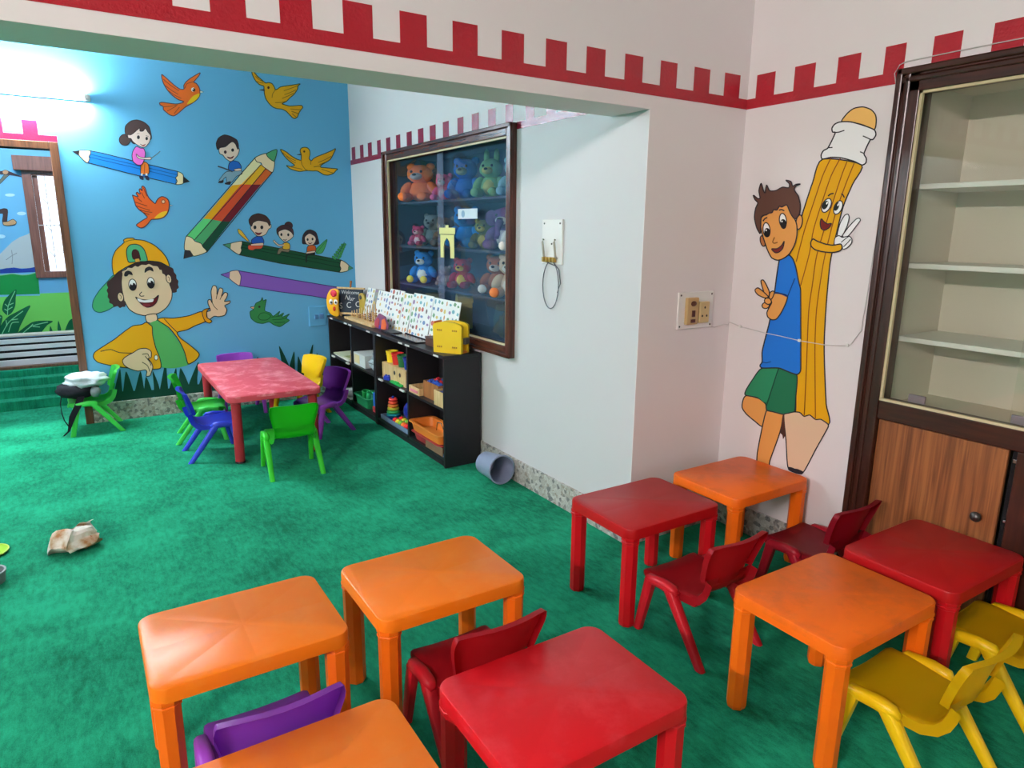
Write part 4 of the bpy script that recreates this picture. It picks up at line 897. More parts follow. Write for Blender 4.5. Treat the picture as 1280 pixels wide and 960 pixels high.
for x, y in ((926,408.5),(1000,426),(1060,432)):
    p = on_x(x, y, XR)
    bm = B(); box(bm, (p.x - .011, p.y - .006, p.z - .004), (p.x, p.y + .006, p.z + .008), .002); mkobj('cable_clip', bm, PLATE, cab)

# ------------------------------------------------------------------ plastic tables
ORANGE = table_material('orange_plastic', (240, 110, 16), (244, 150, 80), .22)
ORANGE_D = table_material('orange_plastic_marked', (236, 98, 18), (180, 84, 36), .55)
RED = table_material('red_plastic', (186, 14, 24), (208, 72, 80), .35)
RED_D = table_material('red_plastic_dark', (158, 12, 16), (172, 30, 32), .3)
ZT, HX, HY = .412, .25, .193
def plain(name, rgb, rough=.34, k=1.25): return mat(name, rgb, rough, .32, k)
O_LEG, R_LEG = plain('orange_plastic_leg', (236, 98, 14)), plain('red_plastic_leg', (176, 14, 24))
def make_table(label, loc, top, leg, group):
    t = thing('plastic_table', label, 'table', loc, 0, group)
    bm = B(); zc = .39
    prism(bm, rrect(HX, HY, .042, 6), -.020, ZT - zc, None, 0, .007)
    o = mkobj('tabletop', bm, top, t, 35); o.location = (0, 0, zc)
    for sx in (-1, 1):
        for sy in (-1, 1):
            bm = B(); cx, cy = sx * (HX - .036), sy * (HY - .036)
            def oc(r, z): return [Vector((cx + r * math.cos(PI/8 + PI/4*i), cy + r * math.sin(PI/8 + PI/4*i), z)) for i in range(8)]
            skin(bm, [oc(.029, .001), oc(.032, .012), oc(.033, .345), oc(.036, .347), oc(.036, .354), oc(.034, .356), oc(.034, .359), oc(.0365, .361), oc(.0365, .372)])
            mkobj('leg', bm, leg, t)
    return t
T0 = make_table('orange table with pale star-shaped sheen, closest to the paper bag', (.283, 1.845, 0), ORANGE, O_LEG, 'small classroom tables')
def table(x, y, label, top=ORANGE, leg=O_LEG):
    r = dup(T0, (x, y, 0), 0, label)
    if top is not ORANGE:
        for c in r.children: c.data = mesh_in(c.data, top if c.name.startswith('tabletop') else leg)
    return r
table(.865, 1.835, 'clean orange table standing behind the red chair and bright red table')
table(.272, 1.162, 'orange table cut off by the bottom of the photo, beside the purple chair')
table(1.868, 1.07, 'orange table with dark scuff marks, in front of the yellow chair', ORANGE_D, O_LEG)
table(2.462, 1.92, 'orange table pushed into the corner under the painted pencil', ORANGE_D, O_LEG)
table(.880, 1.145, 'bright red table with whitish rub marks at the bottom of the photo', RED, R_LEG)
table(1.878, 1.925, 'red table beside the pier, with the red chair drawn up to it', RED_D, R_LEG)
table(2.432, 1.058, 'dark red table standing against the laminate cabinet door', RED_D, R_LEG)

# long faded table of the far group
ft = thing('play_table', 'faded red long play table with thick round legs ringed by small chairs', 'table', (1.008, 5.085, 0))
FADED = table_material('faded_red_plastic', (186, 66, 78), (222, 142, 150), 1.0, .45, (.31, .66))
FLEG = plain('faded_red_leg', (160, 42, 52), .4)
bm = B(); prism(bm, rrect(.30, .645, .055, 6), -.022, .018, None, 0, .010); o = mkobj('tabletop', bm, FADED, ft, 35); o.location = (0, 0, .437)
for sx in (-1, 1):
    for sy in (-1, 1):
        bm = B(); lathe(bm, [(.0, .001), (.030, .001), (.031, .02), (.031, .40), (.036, .403), (.036, .416), (.0, .416)], 16, mx=Matrix.Translation((sx * .245, sy * .585, 0)))
        l = mkobj('leg', bm, FLEG, ft, 40)
        bm = B(); lathe(bm, [(.0315, .0005), (.033, .002), (.033, .012), (.0315, .014)], 16, mx=Matrix.Translation((sx * .245, sy * .585, 0))); mkobj('rubber_foot', bm, BLACK, l, 40)

# ------------------------------------------------------------------ moulded chairs
def solid(bm, th):
    bmesh.ops.solidify(bm, geom=bm.faces[:], thickness=th)
    return bm
def grid(bm, rows):
    vr = [[bm.verts.new(p) for p in r] for r in rows]
    for a, b_ in zip(vr, vr[1:]):
        for i in range(len(a) - 1): bm.faces.new((a[i], a[i+1], b_[i+1], b_[i]))
    return bm
def make_chair(label, loc, rz, m, group):
    t = thing('plastic_chair', label, 'chair', loc, rz, group)
    prof = [(.160, .214, .128), (.158, .234, .131), (.144, .243, .133), (.09, .243, .135), (.03, .238, .135), (-.03, .233, .132), (-.075, .234, .127), (-.102, .246, .121), (-.118, .266, .117), (-.127, .292, .116), (-.133, .318, .118)]
    rows = []
    for k, (y, z, hw) in enumerate(prof):
        a0, a1 = prof[max(k - 1, 0)], prof[min(k + 1, len(prof) - 1)]
        ty, tz = a1[0] - a0[0], a1[1] - a0[1]; L = math.hypot(ty, tz)
        ny, nz = tz / L, -ty / L                    # towards the sitter
        fl = .010 if k < 2 else .030
        r = []
        for u in (-1.03, -1.0, -.93, -.8, -.5, 0, .5, .8, .93, 1.0, 1.03):
            q = abs(u); d = .007 * (q * q - .6) if q <= .93 else (-.002 if q == 1.0 else -fl)
            r.append(Vector((u * hw, y + ny * d, z + nz * d)))
        rows.append(r)
    bm = grid(B(), rows); solid(bm, .008); mkobj('seat', bm, m, t, 50)
    # backrest: bowed panel, wider at the top, lower edge curved
    rows = []
    N = 9
    for j in range(N + 1):
        v = min(j, N - 1) / (N - 1); lip = j == N; r = []
        hw = .120 + .022 * min(1, v / .7) - (.004 if v > .97 else 0)
        for u in (-1.0, -1.0, -.97, -.8, -.6, -.3, 0, .3, .6, .8, .97, 1.0, 1.0):
            edge = len(r) in (0, 12)
            z0 = .286 + .026 * u * u; z1 = .462 - .007 * u ** 6
            z = z0 + (z1 - z0) * v + (.002 if lip else 0)
            y = -.136 - .034 * v - .010 * v * v + .028 * u * u + (-.024 if edge else 0) + (-.022 if lip and not edge else 0)
            r.append(Vector((u * (hw + (.003 if edge else 0)), y, z)))
        rows.append(r)
    bm = grid(B(), rows); solid(bm, .011); mkobj('backrest', bm, m, t, 45)
    for s in (-1, 1):
        def hleg(p0, p1, r0, r1):
            b2 = B()
            rr = []
            for k in range(5):
                f = k / 4; p = Vector(p0).lerp(Vector(p1), f); q = r0 + (r1 - r0) * f
                rr.append([Vector((p.x + q * .82 * math.copysign(abs(math.cos(a)) ** .6, math.cos(a)), p.y + q * math.copysign(abs(math.sin(a)) ** .6, math.sin(a)), p.z)) for a in [2*PI*i/12 for i in range(12)]])
            skin(b2, rr[::-1]); return b2
        mkobj('leg', hleg((s * .147, .100, .226), (s * .153, .148, .001), .022, .017), m, t, 40)
        mkobj('leg', hleg((s * .147, .004, .232), (s * .153, -.168, .001), .025, .018), m, t, 40)
        bm = B(); tube(bm, [(s * .146, .122, .217), (s * .147, .105, .229), (s * .147, .03, .236), (s * .147, -.012, .233), (s * .143, -.03, .222)], [.010, .018, .020, .019, .010], 10, sq=.7); mkobj('side_rail', bm, m, t, True)
    return t
CH = {k: plain('chair_' + k, c) for k, c in dict(red=(176, 22, 34), dark_red=(150, 18, 36), yellow=(222, 178, 14), purple=(146, 66, 180), green=(62, 186, 74), lime=(48, 176, 40), blue=(46, 64, 190)).items()}
C0 = make_chair('red chair drawn up to the red table by the pier, its front legs under it', (1.84, 1.578, 0), 0, CH['red'], 'small plastic chairs')
def chair(x, y, deg, c, label):
    r = dup(C0, (x, y, 0), R(deg), label)
    if c != 'red':
        for ch in r.children:
            ch.data = mesh_in(ch.data, CH[c])
            for g in ch.children: g.data = mesh_in(g.data, CH[c])
    return r
chair(.868, 1.570, 0, 'red', 'red chair between the bright red table and the clean orange table')
chair(.280, 1.555, 0, 'purple', 'purple chair wedged between two orange tables, only its back showing')
chair(2.480, 1.530, 0, 'dark_red', 'dark red chair with its back to the dark red table, near the cabinet')
chair(1.885, .805, 0, 'yellow', 'yellow chair pushed under the scuffed orange table')
chair(2.435, .795, 0, 'yellow', 'yellow chair under the dark red table, partly cut off by the frame')
chair(.655, 4.795, -90, 'blue', 'blue chair at the long side of the faded red play table')
chair(.655, 5.245, -98, 'green', 'pale green chair behind the blue chair at the play table')
chair(1.020, 4.205, -3, 'lime', 'bright green chair at the near end of the play table')
chair(1.440, 4.930, 110, 'purple', 'purple chair facing the play table in front of the bookshelf')
chair(1.440, 5.520, 110, 'yellow', 'yellow chair at the play table near the blue wall')
chair(1.040, 5.835, 180, 'purple', 'purple chair at the far end of the play table against the blue wall')
chair(-.010, 5.850, 90, 'green', 'pale green chair beside the doorway carrying a bag')

# backpack lying on that chair
bp = thing('backpack', 'black and white backpack slumped on the pale green chair', 'bag', (-.06, 5.845, .257))
CLOTH_W = mat('bag_white_cloth', (172, 184, 190), .85, .2, 1.15, bump=(40, .5)); CLOTH_B = mat('bag_black_cloth', (22, 22, 30), .8, .2, bump=(60, .4))
bm = B(); ball(bm, (-.03, -.01, .066), (.140, .142, .068), n=22, jitter=.16, seed=4); mkobj('body', bm, CLOTH_B, bp, True)
bm = B(); ball(bm, (.025, .0, .125), (.140, .145, .058), n=24, jitter=.32, seed=9)
mkobj('white_flap', bm, CLOTH_W, bp, True)['label'] = 'white cloth upper side'
bm = B(); ball(bm, (.075, -.115, .055), (.035, .05, .04), n=12, jitter=.3, seed=12); mkobj('side_pocket', bm, mat('bag_grey_cloth', (120,130,132), .8, bump=(40,.4)), bp, True)
bm = B()
path = [(-.02, -.13, .03), (-.045, -.158, -.03), (-.085, -.165, -.10), (-.105, -.17, -.16), (-.12, -.175, -.205), (-.155, -.18, -.235)]
rw = [(.024,.004),(.024,.004),(.022,.004),(.013,.003),(.008,.003),(.006,.003)]
skin(bm, [[Vector(p) + Vector((dx * w[0], dy * w[1], 0)) for dx, dy in ((-1,-1),(1,-1),(1,1),(-1,1))] for p, w in zip(path, rw)]); mkobj('shoulder_strap', bm, CLOTH_B, bp)
bm = B(); tube(bm, [(-.135, -.06, .05), (-.15, -.11, -.01), (-.148, -.13, -.08), (-.138, -.145, -.13), (-.118, -.16, -.17)], .004, 6); mkobj('cord', bm, CLOTH_B, bp, True)

# ------------------------------------------------------------------ bookshelves
SX0, SX1 = 1.857, 2.118
def make_shelf(label, y0, y1):
    t = thing('bookshelf', label, 'bookshelf', (SX0, y0, 0), 0, 'black bookshelves')
    D, L, H, T = SX1 - SX0, y1 - y0, .735, .022
    bm = B(); box(bm, (0, 0, .001), (D, T, H - T), .0015); mkobj('side_panel', bm, BLACK, t)
    bm = B(); box(bm, (0, L - T, .001), (D, L, H - T), .0015); mkobj('side_panel', bm, BLACK, t)
    bm = B(); box(bm, (-.006, -.004, H - T), (D, L + .0, H), .002); mkobj('top_panel', bm, BLACK, t)
    bm = B(); box(bm, (.01, L/2 - T/2, .06), (D - .01, L/2 + T/2, H - T)); mkobj('divider', bm, BLACK, t)
    for a, b_ in ((T, L/2 - T/2), (L/2 + T/2, L - T)):
        bm = B(); box(bm, (.004, a, .372), (D - .01, b_, .390), .001); mkobj('shelf', bm, BLACK, t)
        bm = B(); box(bm, (.004, a, .045), (D - .01, b_, .062), .001); mkobj('shelf', bm, BLACK, t)
    bm = B(); box(bm, (.012, T, .001), (.028, L - T, .045)); mkobj('plinth', bm, BLACKIN, t)
    bm = B(); box(bm, (D - .01, T, .001), (D - .002, L - T, H - T)); mkobj('back_panel', bm, BLACKIN, t)
    for y, z in ((.10, H - .014), (L * .46, H - .014), (L * .56, H - .014), (L * .9, H - .014), (L * .56, .380), (L * .9, .380)):
        bm = B(); box(bm, (-.0085, y - .035, z - .006), (-.006 if z > .5 else .004, y + .035, z + .006)); mkobj('label_sticker', bm, mat('sticker_white', (220,220,216), .5), t)
    return t
make_shelf('black bookshelf nearer the grey bucket, holding wooden boxes and trays', 3.712, 4.898)
make_shelf('black bookshelf in the corner by the blue wall, holding papers and a green basket', 4.902, 6.020)
HT = .735
# ---- on the top
PICT = [(186,104,96), (110,140,180), (206,184,110), (116,156,120), (110,98,92), (206,150,110), (150,126,160), (120,170,180)]
def picture_board(label, y0, y1, x_foot, lean, h, seed, base=(228, 230, 226), n=22, z0=HT):
    """white picture board leaning back on the wall"""
    t = thing('picture_board', label, 'board', (x_foot, (y0 + y1) / 2, z0 + .001), 0, 'picture boards on the bookshelf')
    t.rotation_euler = (0, R(lean), 0)
    t.location.x = (2.084 if y0 < 5.23 else 2.130) - h * math.sin(R(lean))
    w = (y1 - y0) / 2
    bm = B(); box(bm, (-.003, -w, 0), (.003, w, h), .001); mkobj('board', bm, mat('board_paper_%02x' % base[2], base, .45, k=1.1), t)
    rr = random.Random(seed); bm = B(); ms = []
    cols_ = max(3, int(w * 2 / .054)); rows_ = max(4, int(h / .044))
    for i in range(cols_):
        for j in range(rows_):
            if rr.random() < .08: continue
            c = rr.choice(PICT); mm = paint(c, 1.1); 
            if mm not in ms: ms.append(mm)
            y = -w + (i + .5) * 2 * w / cols_ + rr.uniform(-.008, .008); z = (j + .5) * h / rows_ + rr.uniform(-.006, .006)
            ry, rz_ = rr.uniform(.010, .024), rr.uniform(.009, .021)
            k = rr.choice((4, 5, 7, 9)); a0 = rr.random() * 6
            pts = [(y + ry * math.cos(a0 + 2*PI*q/k), z + rz_ * math.sin(a0 + 2*PI*q/k)) for q in range(k)]
            vs = [bm.verts.new((-.0036, p[0], p[1])) for p in pts]
            bm.faces.new(vs).material_index = ms.index(mm)
    mkobj('printed_pictures', bm, ms, t)['kind'] = 'stuff'
    return t
picture_board('white picture board with a yellow sun shape behind the purple house puzzle', 4.80, 5.08, 1.985, 14, .31, 3)
picture_board('narrow white picture board between the sun board and the largest board', 4.635, 4.795, 1.995, 14, .30, 5)
picture_board('largest white picture board with rows of small colour pictures', 4.30, 4.63, 2.01, 12, .312, 8)
picture_board('white picture board with animal pictures behind the yellow toy box', 3.90, 4.295, 2.03, 11, .305, 11)
picture_board('white picture board behind the wooden bead rods', 5.09, 5.33, 1.99, 15, .28, 14)
picture_board('grey patterned board leaning at the far end beside the chalkboard', 5.34, 5.52, 2.00, 15, .275, 17, (150, 146, 136))
picture_board('white patterned board leaning right behind the chalkboard edge', 5.53, 5.70, 2.01, 14, .27, 19)
# bead frame
t = thing('bead_rod_stand', 'pale wooden counting stand with rods of rising height', 'counting toy', (1.955, 5.40, HT))
bm = B(); box(bm, (-.045, -.33, .001), (.045, .33, .022), .003); mkobj('base', bm, PALEWOOD, t)
for i in range(10):
    bm = B(); y = .28 - .062 * i; hh = .05 + .013 * i; tube(bm, [(.01, y, .02), (.01, y, .02 + hh)], .0045, 8); rd = mkobj('rod', bm, PALEWOOD, t, 40)
    bm = B()
    for k in range(1 + i // 2): lathe(bm, [(.006, .03 + .017*k), (.011, .033 + .017*k), (.011, .041 + .017*k), (.006, .044 + .017*k)], 10, mx=Matrix.Translation((.01, y, 0)))
    mkobj('bead', bm, mat('bead_%d' % (i % 4), [(196,150,90), (170,120,70), (206,170,110), (150,100,60)][i % 4], .4), rd, True)
# chalkboard easel
t = thing('chalkboard', 'small chalkboard easel with white chalk writing at the corner', 'chalkboard', (2.0, 5.845, HT), R(-52))
# local -y faces the room
tb = Matrix.Rotation(R(-8), 4, 'X')
bm = B(); box(bm, (-.125, -.006, .03), (.125, .006, .245), .002, mx=tb); cbd = mkobj('slate', bm, mat('slate', (54, 62, 72), .8, .2), t)
for z0, z1, w in ((.242, .258, .14), (.018, .036, .135)):
    bm = B(); box(bm, (-w, -.012, z0), (w, .010, z1), .003, mx=tb); mkobj('wood_rail', bm, PALEWOOD, t)
for s in (-1, 1):
    bm = B(); box(bm, (s * .085 - .008, -.012, .0015), (s * .085 + .008, .006, .03), .002); mkobj('front_foot', bm, PALEWOOD, t)
bm = B(); tube(bm, [(0, .035, .24), (0, .09, .004)], .007, 6); mkobj('rear_foot', bm, PALEWOOD, t)
bm = B(); tube(bm, [(0, .030, .25), (0, .038, .30)], .009, 8); ball(bm, (0, .04, .302), .012, n=8); mkobj('top_peg', bm, BROWNWOOD, t, True)
CHALK = mat('chalk', (190, 192, 190), .9)
def text_on(parent, body, size, mtx, m, name='lettering', align='CENTER', shear=0):
    cu = bpy.data.curves.new(name, 'FONT'); cu.body = body; cu.size = size; cu.align_x = align; cu.align_y = 'CENTER'; cu.extrude = .0003; cu.shear = shear
    tmp = bpy.data.objects.new(name + '_tmp', cu); COL.objects.link(tmp)
    dg = bpy.context.evaluated_depsgraph_get(); me = bpy.data.meshes.new_from_object(tmp.evaluated_get(dg))
    bpy.data.objects.remove(tmp); bpy.data.curves.remove(cu)
    me.transform(mtx); me.materials.clear(); me.materials.append(m)
    o = bpy.data.objects.new(name, me); COL.objects.link(o); o.parent = parent
    return o
face = tb @ Matrix.Translation((0, -.0072, 0)) @ Matrix.Rotation(PI/2, 4, 'X')
text_on(cbd, 'Welcome', .046, face @ Matrix.Translation((0, .212, 0)), CHALK)
text_on(cbd, 'Nur', .060, face @ Matrix.Translation((-.005, .162, 0)) @ Matrix.Rotation(R(-8), 4, 'Z'), CHALK, shear=.2)
text_on(cbd, 'S  C  C', .072, face @ Matrix.Translation((0, .100, 0)) @ Matrix.Rotation(R(7), 4, 'Z'), CHALK)
# yellow face toy and olive counterpart
t = thing('face_toy', 'orange-yellow crescent toy with eyes, red nose and red cap at the shelf corner', 'toy', (1.885, 5.925, HT), R(-42))
def crescent(s): return [(-.062*s,.135),(-.056*s,.075),(-.035*s,.025),(0,.004),(.035*s,.0),(.05*s,.02),(.045*s,.10),(.05*s,.18),(.055*s,.225),(.02*s,.245),(-.02*s,.235),(-.05*s,.19)]
bm = B(); q = [tuple(p) for p in spline(crescent(1), True, 3)]
skin(bm, [[Vector((p[0] * f, y, .002 + .12 + (p[1] - .12) * f)) for p in q] for y, f in ((.016, .86), (.01, 1), (-.01, 1), (-.016, .86))]); mkobj('body', bm, mat('toy_orange_yellow', (244,168,24), .4, k=1.15), t, 50)
bm = B(); ball(bm, (.012, -.018, .205), (.030, .010, .032), n=12); mkobj('cap', bm, mat('toy_red', (226,44,70), .4), t, True)
for s in (-.016, .028):
    bm = B(); ball(bm, (s, -.018, .13), (.019, .006, .024), n=12); e = mkobj('eye', bm, mat('toy_white', (240,238,232), .35), t, True)
    bm = B(); ball(bm, (s + .004, -.0245, .127), (.008, .003, .011), n=10); mkobj('pupil', bm, mat('toy_black', (26,24,30), .35), e, True)
bm = B(); ball(bm, (.012, -.02, .07), (.014, .008, .022), n=10); mkobj('nose', bm, mat('toy_nose', (226,70,30), .4), t, True)
t = thing('toy_crescent', 'olive yellow crescent toy behind the chalkboard', 'toy', (2.088, 5.742, HT), R(-68))
bm = B(); skin(bm, [[Vector((-p[0] * .7 * f, y, .002 + .095 + (p[1] * .86 - .095) * f)) for p in q] for y, f in ((.016, .86), (.01, 1), (-.01, 1), (-.016, .86))]); mkobj('body', bm, mat('toy_olive', (176,150,50), .45), t, 50)
bm = B(); ball(bm, (-.01, -.018, .175), (.016, .006, .02), n=10); mkobj('eye', bm, mat('toy_dark', (70,66,60), .5), t, True)
# house puzzle
t = thing('house_puzzle', 'purple and orange house-shaped puzzle leaning on the picture boards', 'puzzle', (1.945, 4.97, HT + .001), 0); t.rotation_euler = (0, R(8), 0)
bm = B(); plate_yz(bm, [(-.13, 0), (.13, 0), (.13, .055), (.06, .118), (-.06, .105), (-.13, .05)], -.006, .006); mkobj('board', bm, mat('puzzle_purple', (126,72,110), .5), t)
bm = B(); plate_yz(bm, [(-.115, .008), (-.02, .008), (-.02, .075), (-.07, .09), (-.115, .05)], -.010, -.006); mkobj('orange_piece', bm, mat('puzzle_orange', (226,104,50), .5), t)
bm = B(); plate_yz(bm, [(.03, .008), (.115, .008), (.115, .05), (.07, .085), (.03, .07)], -.010, -.006); mkobj('red_piece', bm, mat('puzzle_red', (176,60,70), .5), t)
bm = B(); plate_yz(bm, [(-.012, .002), (.022, .002), (.022, .03), (-.012, .03)], -.011, -.006); mkobj('violet_piece', bm, mat('puzzle_violet', (84,60,160), .5), t)
# black tray with tablet
t = thing('black_tray', 'flat glossy black tray lying on the bookshelf in front of the largest picture board', 'tray', (1.945, 4.42, HT))
bm = B(); box(bm, (-.055, -.21, .001), (.055, .21, .010), .003); mkobj('tray', bm, mat('gloss_black', (40,40,46), .18, .6), t)
bm = B(); box(bm, (-.06, -.215, .008), (-.054, .215, .017), .002); box(bm, (.054, -.215, .008), (.06, .215, .017), .002); mkobj('rim', bm, mat('gloss_black', (40,40,46), .18), t)
t = thing('black_case', 'small black case resting at the far end of the glossy tray', 'case', (1.94, 4.745, HT))
bm = B(); box(bm, (-.045, -.10, .001), (.045, .10, .018), .004); mkobj('case_body', bm, BLACK, t)
bm = B(); box(bm, (-.047, -.02, .006), (-.044, .02, .013), .001); mkobj('clasp', bm, CHROME, t)
# wooden box and yellow toy
t = thing('wooden_box', 'small brown wooden box beside the yellow toy box', 'box', (1.985, 4.06, HT))
bm = B(); box(bm, (-.05, -.10, .001), (.05, .085, .05), .003); mkobj('box_body', bm, mat('box_brown', (92,56,40), .5), t)
bm = B(); box(bm, (-.053, -.103, .05), (.053, .088, .060), .003); mkobj('lid', bm, mat('box_lid', (70,42,32), .5), t)
t = thing('toy_box', 'yellow plastic toy box with arched top and orange side', 'toy', (1.958, 3.812, HT), R(-58))
YP = mat('toy_box_yellow', (228,186,30), .4, .5, 1.2); OP = mat('toy_box_orange', (226,124,40), .4, .5, 1.15)
arch = [(-.10, 0), (.10, 0), (.105, .17)] + [(.105 * math.cos(a), .17 + .028 * math.sin(a)) for a in [PI * i / 8 for i in range(1, 8)]] + [(-.105, .17)]
bm = B(); prism(bm, arch, -.012, .012, Matrix.Translation((0, -.035, .001)) @ Matrix.Rotation(PI/2, 4, 'X')); mkobj('front_panel', bm, YP, t)
bm = B(); prism(bm, arch, -.010, .010, Matrix.Translation((0, .045, .001)) @ Matrix.Rotation(PI/2, 4, 'X')); mkobj('back_panel', bm, YP, t)
bm = B(); box(bm, (-.112, -.03, .001), (-.100, .062, .195), .004); mkobj('side_panel', bm, OP, t)
bm = B(); box(bm, (-.1, -.023, .001), (.1, .035, .012)); mkobj('bottom_panel', bm, OP, t)
bm = B(); box(bm, (.096, -.02, .06), (.12, .03, .10), .004); mkobj('latch', bm, mat('toy_dark', (70,66,60), .5), t)
bm = B()
for sx in (-.055, .055):
    for sz in (.04, .145):
        for k in range(3): box(bm, (sx - .018 + k * .013, -.0485, sz - .005), (sx - .009 + k * .013, -.0465, sz + .005))
mkobj('slot', bm, mat('slot_brown', (176,112,24), .6), t)
# ---- inside the shelves
S1, S2 = .390, .062
def open_box(name, label, cat, loc, rz, w, d, h, m, th=.008, group=None, taper=0):
    t = thing(name, label, cat, loc, rz, group)
    bm = B(); box(bm, (-w, -d, .001), (w, d, .001 + th)); mkobj('bottom_panel', bm, m, t)
    for a in ((-w, -d, -w + th, d), (w - th, -d, w, d), (-w + th, -d, w - th, -d + th), (-w + th, d - th, w - th, d)):
        bm = B(); box(bm, (a[0], a[1], .001 + th), (a[2], a[3], h), .0015)
        if taper:
            for v in bm.verts:
                if v.co.z > h * .5: v.co.x += math.copysign(taper, v.co.x); v.co.y += math.copysign(taper, v.co.y)
        mkobj('side_panel', bm, m, t)
    return t
t = open_box('wooden_crate', 'pale wooden crate with round holes under the coloured cups', 'crate', (1.975, 4.61, S1), 0, .085, .22, .12, PALEWOOD)
bm = B(); 
for y in (-.12, -.02): tube(bm, [(-.0865, y, .075), (-.084, y, .075)], .016, 12)
mkobj('hand_hole', bm, mat('hole_dark', (50,36,30), .6), t)
bm = B(); box(bm, (-.075, -.21, .112), (.075, .21, .120)); mkobj('lid', bm, PALEWOOD, t)
for i, (c, n) in enumerate((((232,196,40), 'yellow'), ((206,44,40), 'red'), ((44,104,60), 'green'), ((38,58,140), 'blue'))):
    t = thing('stacking_cup', n + ' plastic stacking cup on the pale wooden crate', 'cup', (1.95, 4.775 - .108 * i, S1 + .1205), 0, 'cups on the wooden crate')
    bm = B(); lathe(bm, [(.0, .001), (.036, .001), (.042, .075), (.047, .076), (.047, .088), (.039, .088), (.033, .008), (.0, .008)], 20); mkobj('cup_body', bm, plain('cup_' + n, c, .35), t, 40)
    bm = B(); lathe(bm, [(.0425, .058), (.0445, .060), (.0445, .064), (.0425, .066)], 20); mkobj('ridge', bm, plain('cup_' + n, c, .35), t, 40)
t = thing('toy_tray', 'green plastic toy lid lying in front of the wooden crate', 'tray', (1.880, 4.53, S1), 0)
bm = B(); prism(bm, rrect(.016, .10, .012), .001, .014, None, 0, .003); mkobj('lid_body', bm, plain('toy_green', (30,160,74), .35), t)
bm = B(); box(bm, (-.006, -.03, .014), (.006, .03, .022), .002); mkobj('handle', bm, plain('toy_green', (30,160,74), .35), t)
t = thing('toy_drum', 'small blue and white toy cup at the right end of the middle shelf', 'toy', (1.935, 4.365, S1), 0)
bm = B(); lathe(bm, [(.0, .001), (.036, .001), (.040, .085), (.0, .085)], 18); mkobj('drum', bm, plain('toy_blue', (44,100,190), .35), t, 40)
bm = B(); lathe(bm, [(.041, .08), (.043, .083), (.043, .094), (.0, .096)], 18); mkobj('rim', bm, mat('toy_cream', (220,224,200), .4), t, 40)
t = thing('toy_block', 'dark blue toy block before the pale crate', 'block', (1.879, 4.70, S1), R(20))
bm = B(); box(bm, (-.015, -.03, .001), (.015, .03, .034), .004); mkobj('block_body', bm, plain('toy_navy', (40,56,160), .35), t)
bm = B(); 
for y in (-.015, .015): lathe(bm, [(.009, .034), (.009, .042), (.0, .042)], 12, mx=Matrix.Translation((0, y, 0)))
mkobj('stud', bm, plain('toy_navy', (40,56,160), .35), t)
t = open_box('low_wooden_tray', 'low pale wooden tray with a pink edge on the middle shelf', 'tray', (1.945, 4.202, S1), 0, .075, .085, .05, PALEWOOD)
bm = B(); box(bm, (-.078, -.06, .012), (-.075, .06, .03)); mkobj('pink_strip', bm, mat('strip_pink', (220,120,140), .5), t)
t = open_box('wooden_box', 'brown wooden box filled with blue and red blocks', 'box', (1.985, 4.00, S1), 0, .085, .115, .112, BROWNWOOD)
for i in range(9):
    c, n = (((40,80,170), 'blue'), ((190,36,48), 'red'), ((60,120,190), 'light_blue'))[i % 3]
    tt = thing('toy_block', n.replace('_', ' ') + ' toy block in the brown wooden box, %s row, %s' % (('front', 'middle', 'back')[i % 3], ('next to the pale box', 'at the centre', 'at the far end')[i // 3]), 'block', (1.935 + .05 * (i % 3), 3.93 + .066 * (i // 3), S1 + .078 + .006 * (i % 2)), R(17 * i), 'blocks in the wooden box')
    bm = B(); box(bm, (-.017, -.022, .0), (.017, .022, .038), .003); mkobj('block_body', bm, plain('block_' + n, c, .35), tt)
    bm = B(); 
    for sy in (-.01, .01): lathe(bm, [(.007, .038), (.007, .045), (.0, .045)], 10, mx=Matrix.Translation((0, sy, 0)))
    mkobj('stud', bm, plain('block_' + n, c, .35), tt)
bm = B(); box(bm, (-.075, -.1, .066), (.075, .1, .074)); mkobj('inner_tray', bm, BROWNWOOD, t)
t = open_box('wooden_box', 'pale wooden box with blue contents at the near end of the middle shelf', 'box', (1.92, 3.805, S1), 0, .058, .068, .10, PALEWOOD)
bm = B(); box(bm, (-.048, -.058, .03), (.048, .058, .088), .004); mkobj('blue_cards', bm, plain('card_blue', (60,80,150), .5), t)
# lower row, near bookshelf
t = thing('stacking_rings', 'stacking ring toy, red and orange over yellow and green rings', 'toy', (1.945, 4.768, S2 + .0095), 0)
bm = B(); lathe(bm, [(.0, .001), (.058, .001), (.058, .012), (.012, .016), (.010, .17), (.0, .175)], 20); mkobj('post', bm, plain('ring_post', (30,60,150), .35), t, 40)
for i, c in enumerate(((26,140,150), (60,170,90), (200,200,70), (232,132,60), (228,82,54), (222,64,60))):
    bm = B(); r0 = .054 - .004 * i; z = .028 + .024 * i
    lathe(bm, [(r0 - .02 + .013 * math.cos(a) + .008, z + .012 * math.sin(a)) for a in [2*PI*k/8 for k in range(9)]], 20); mkobj('ring', bm, plain('ring_%d' % i, c, .35), t, True)
t = thing('toy_ball', 'large dark blue ball on the lower shelf', 'ball', (2.018, 4.53, S2 + .112), 0)
bm = B(); ball(bm, (0, 0, 0), .085, n=24); mkobj('ball_skin', bm, plain('ball_blue', (30,44,130), .25), t, True)
bm = B(); lathe(bm, [(.0848, -.004), (.0856, 0), (.0848, .004)], 32, mx=Matrix.Rotation(R(40), 4, 'X')); mkobj('seam', bm, plain('ball_seam', (24,34,104), .35), t, True)
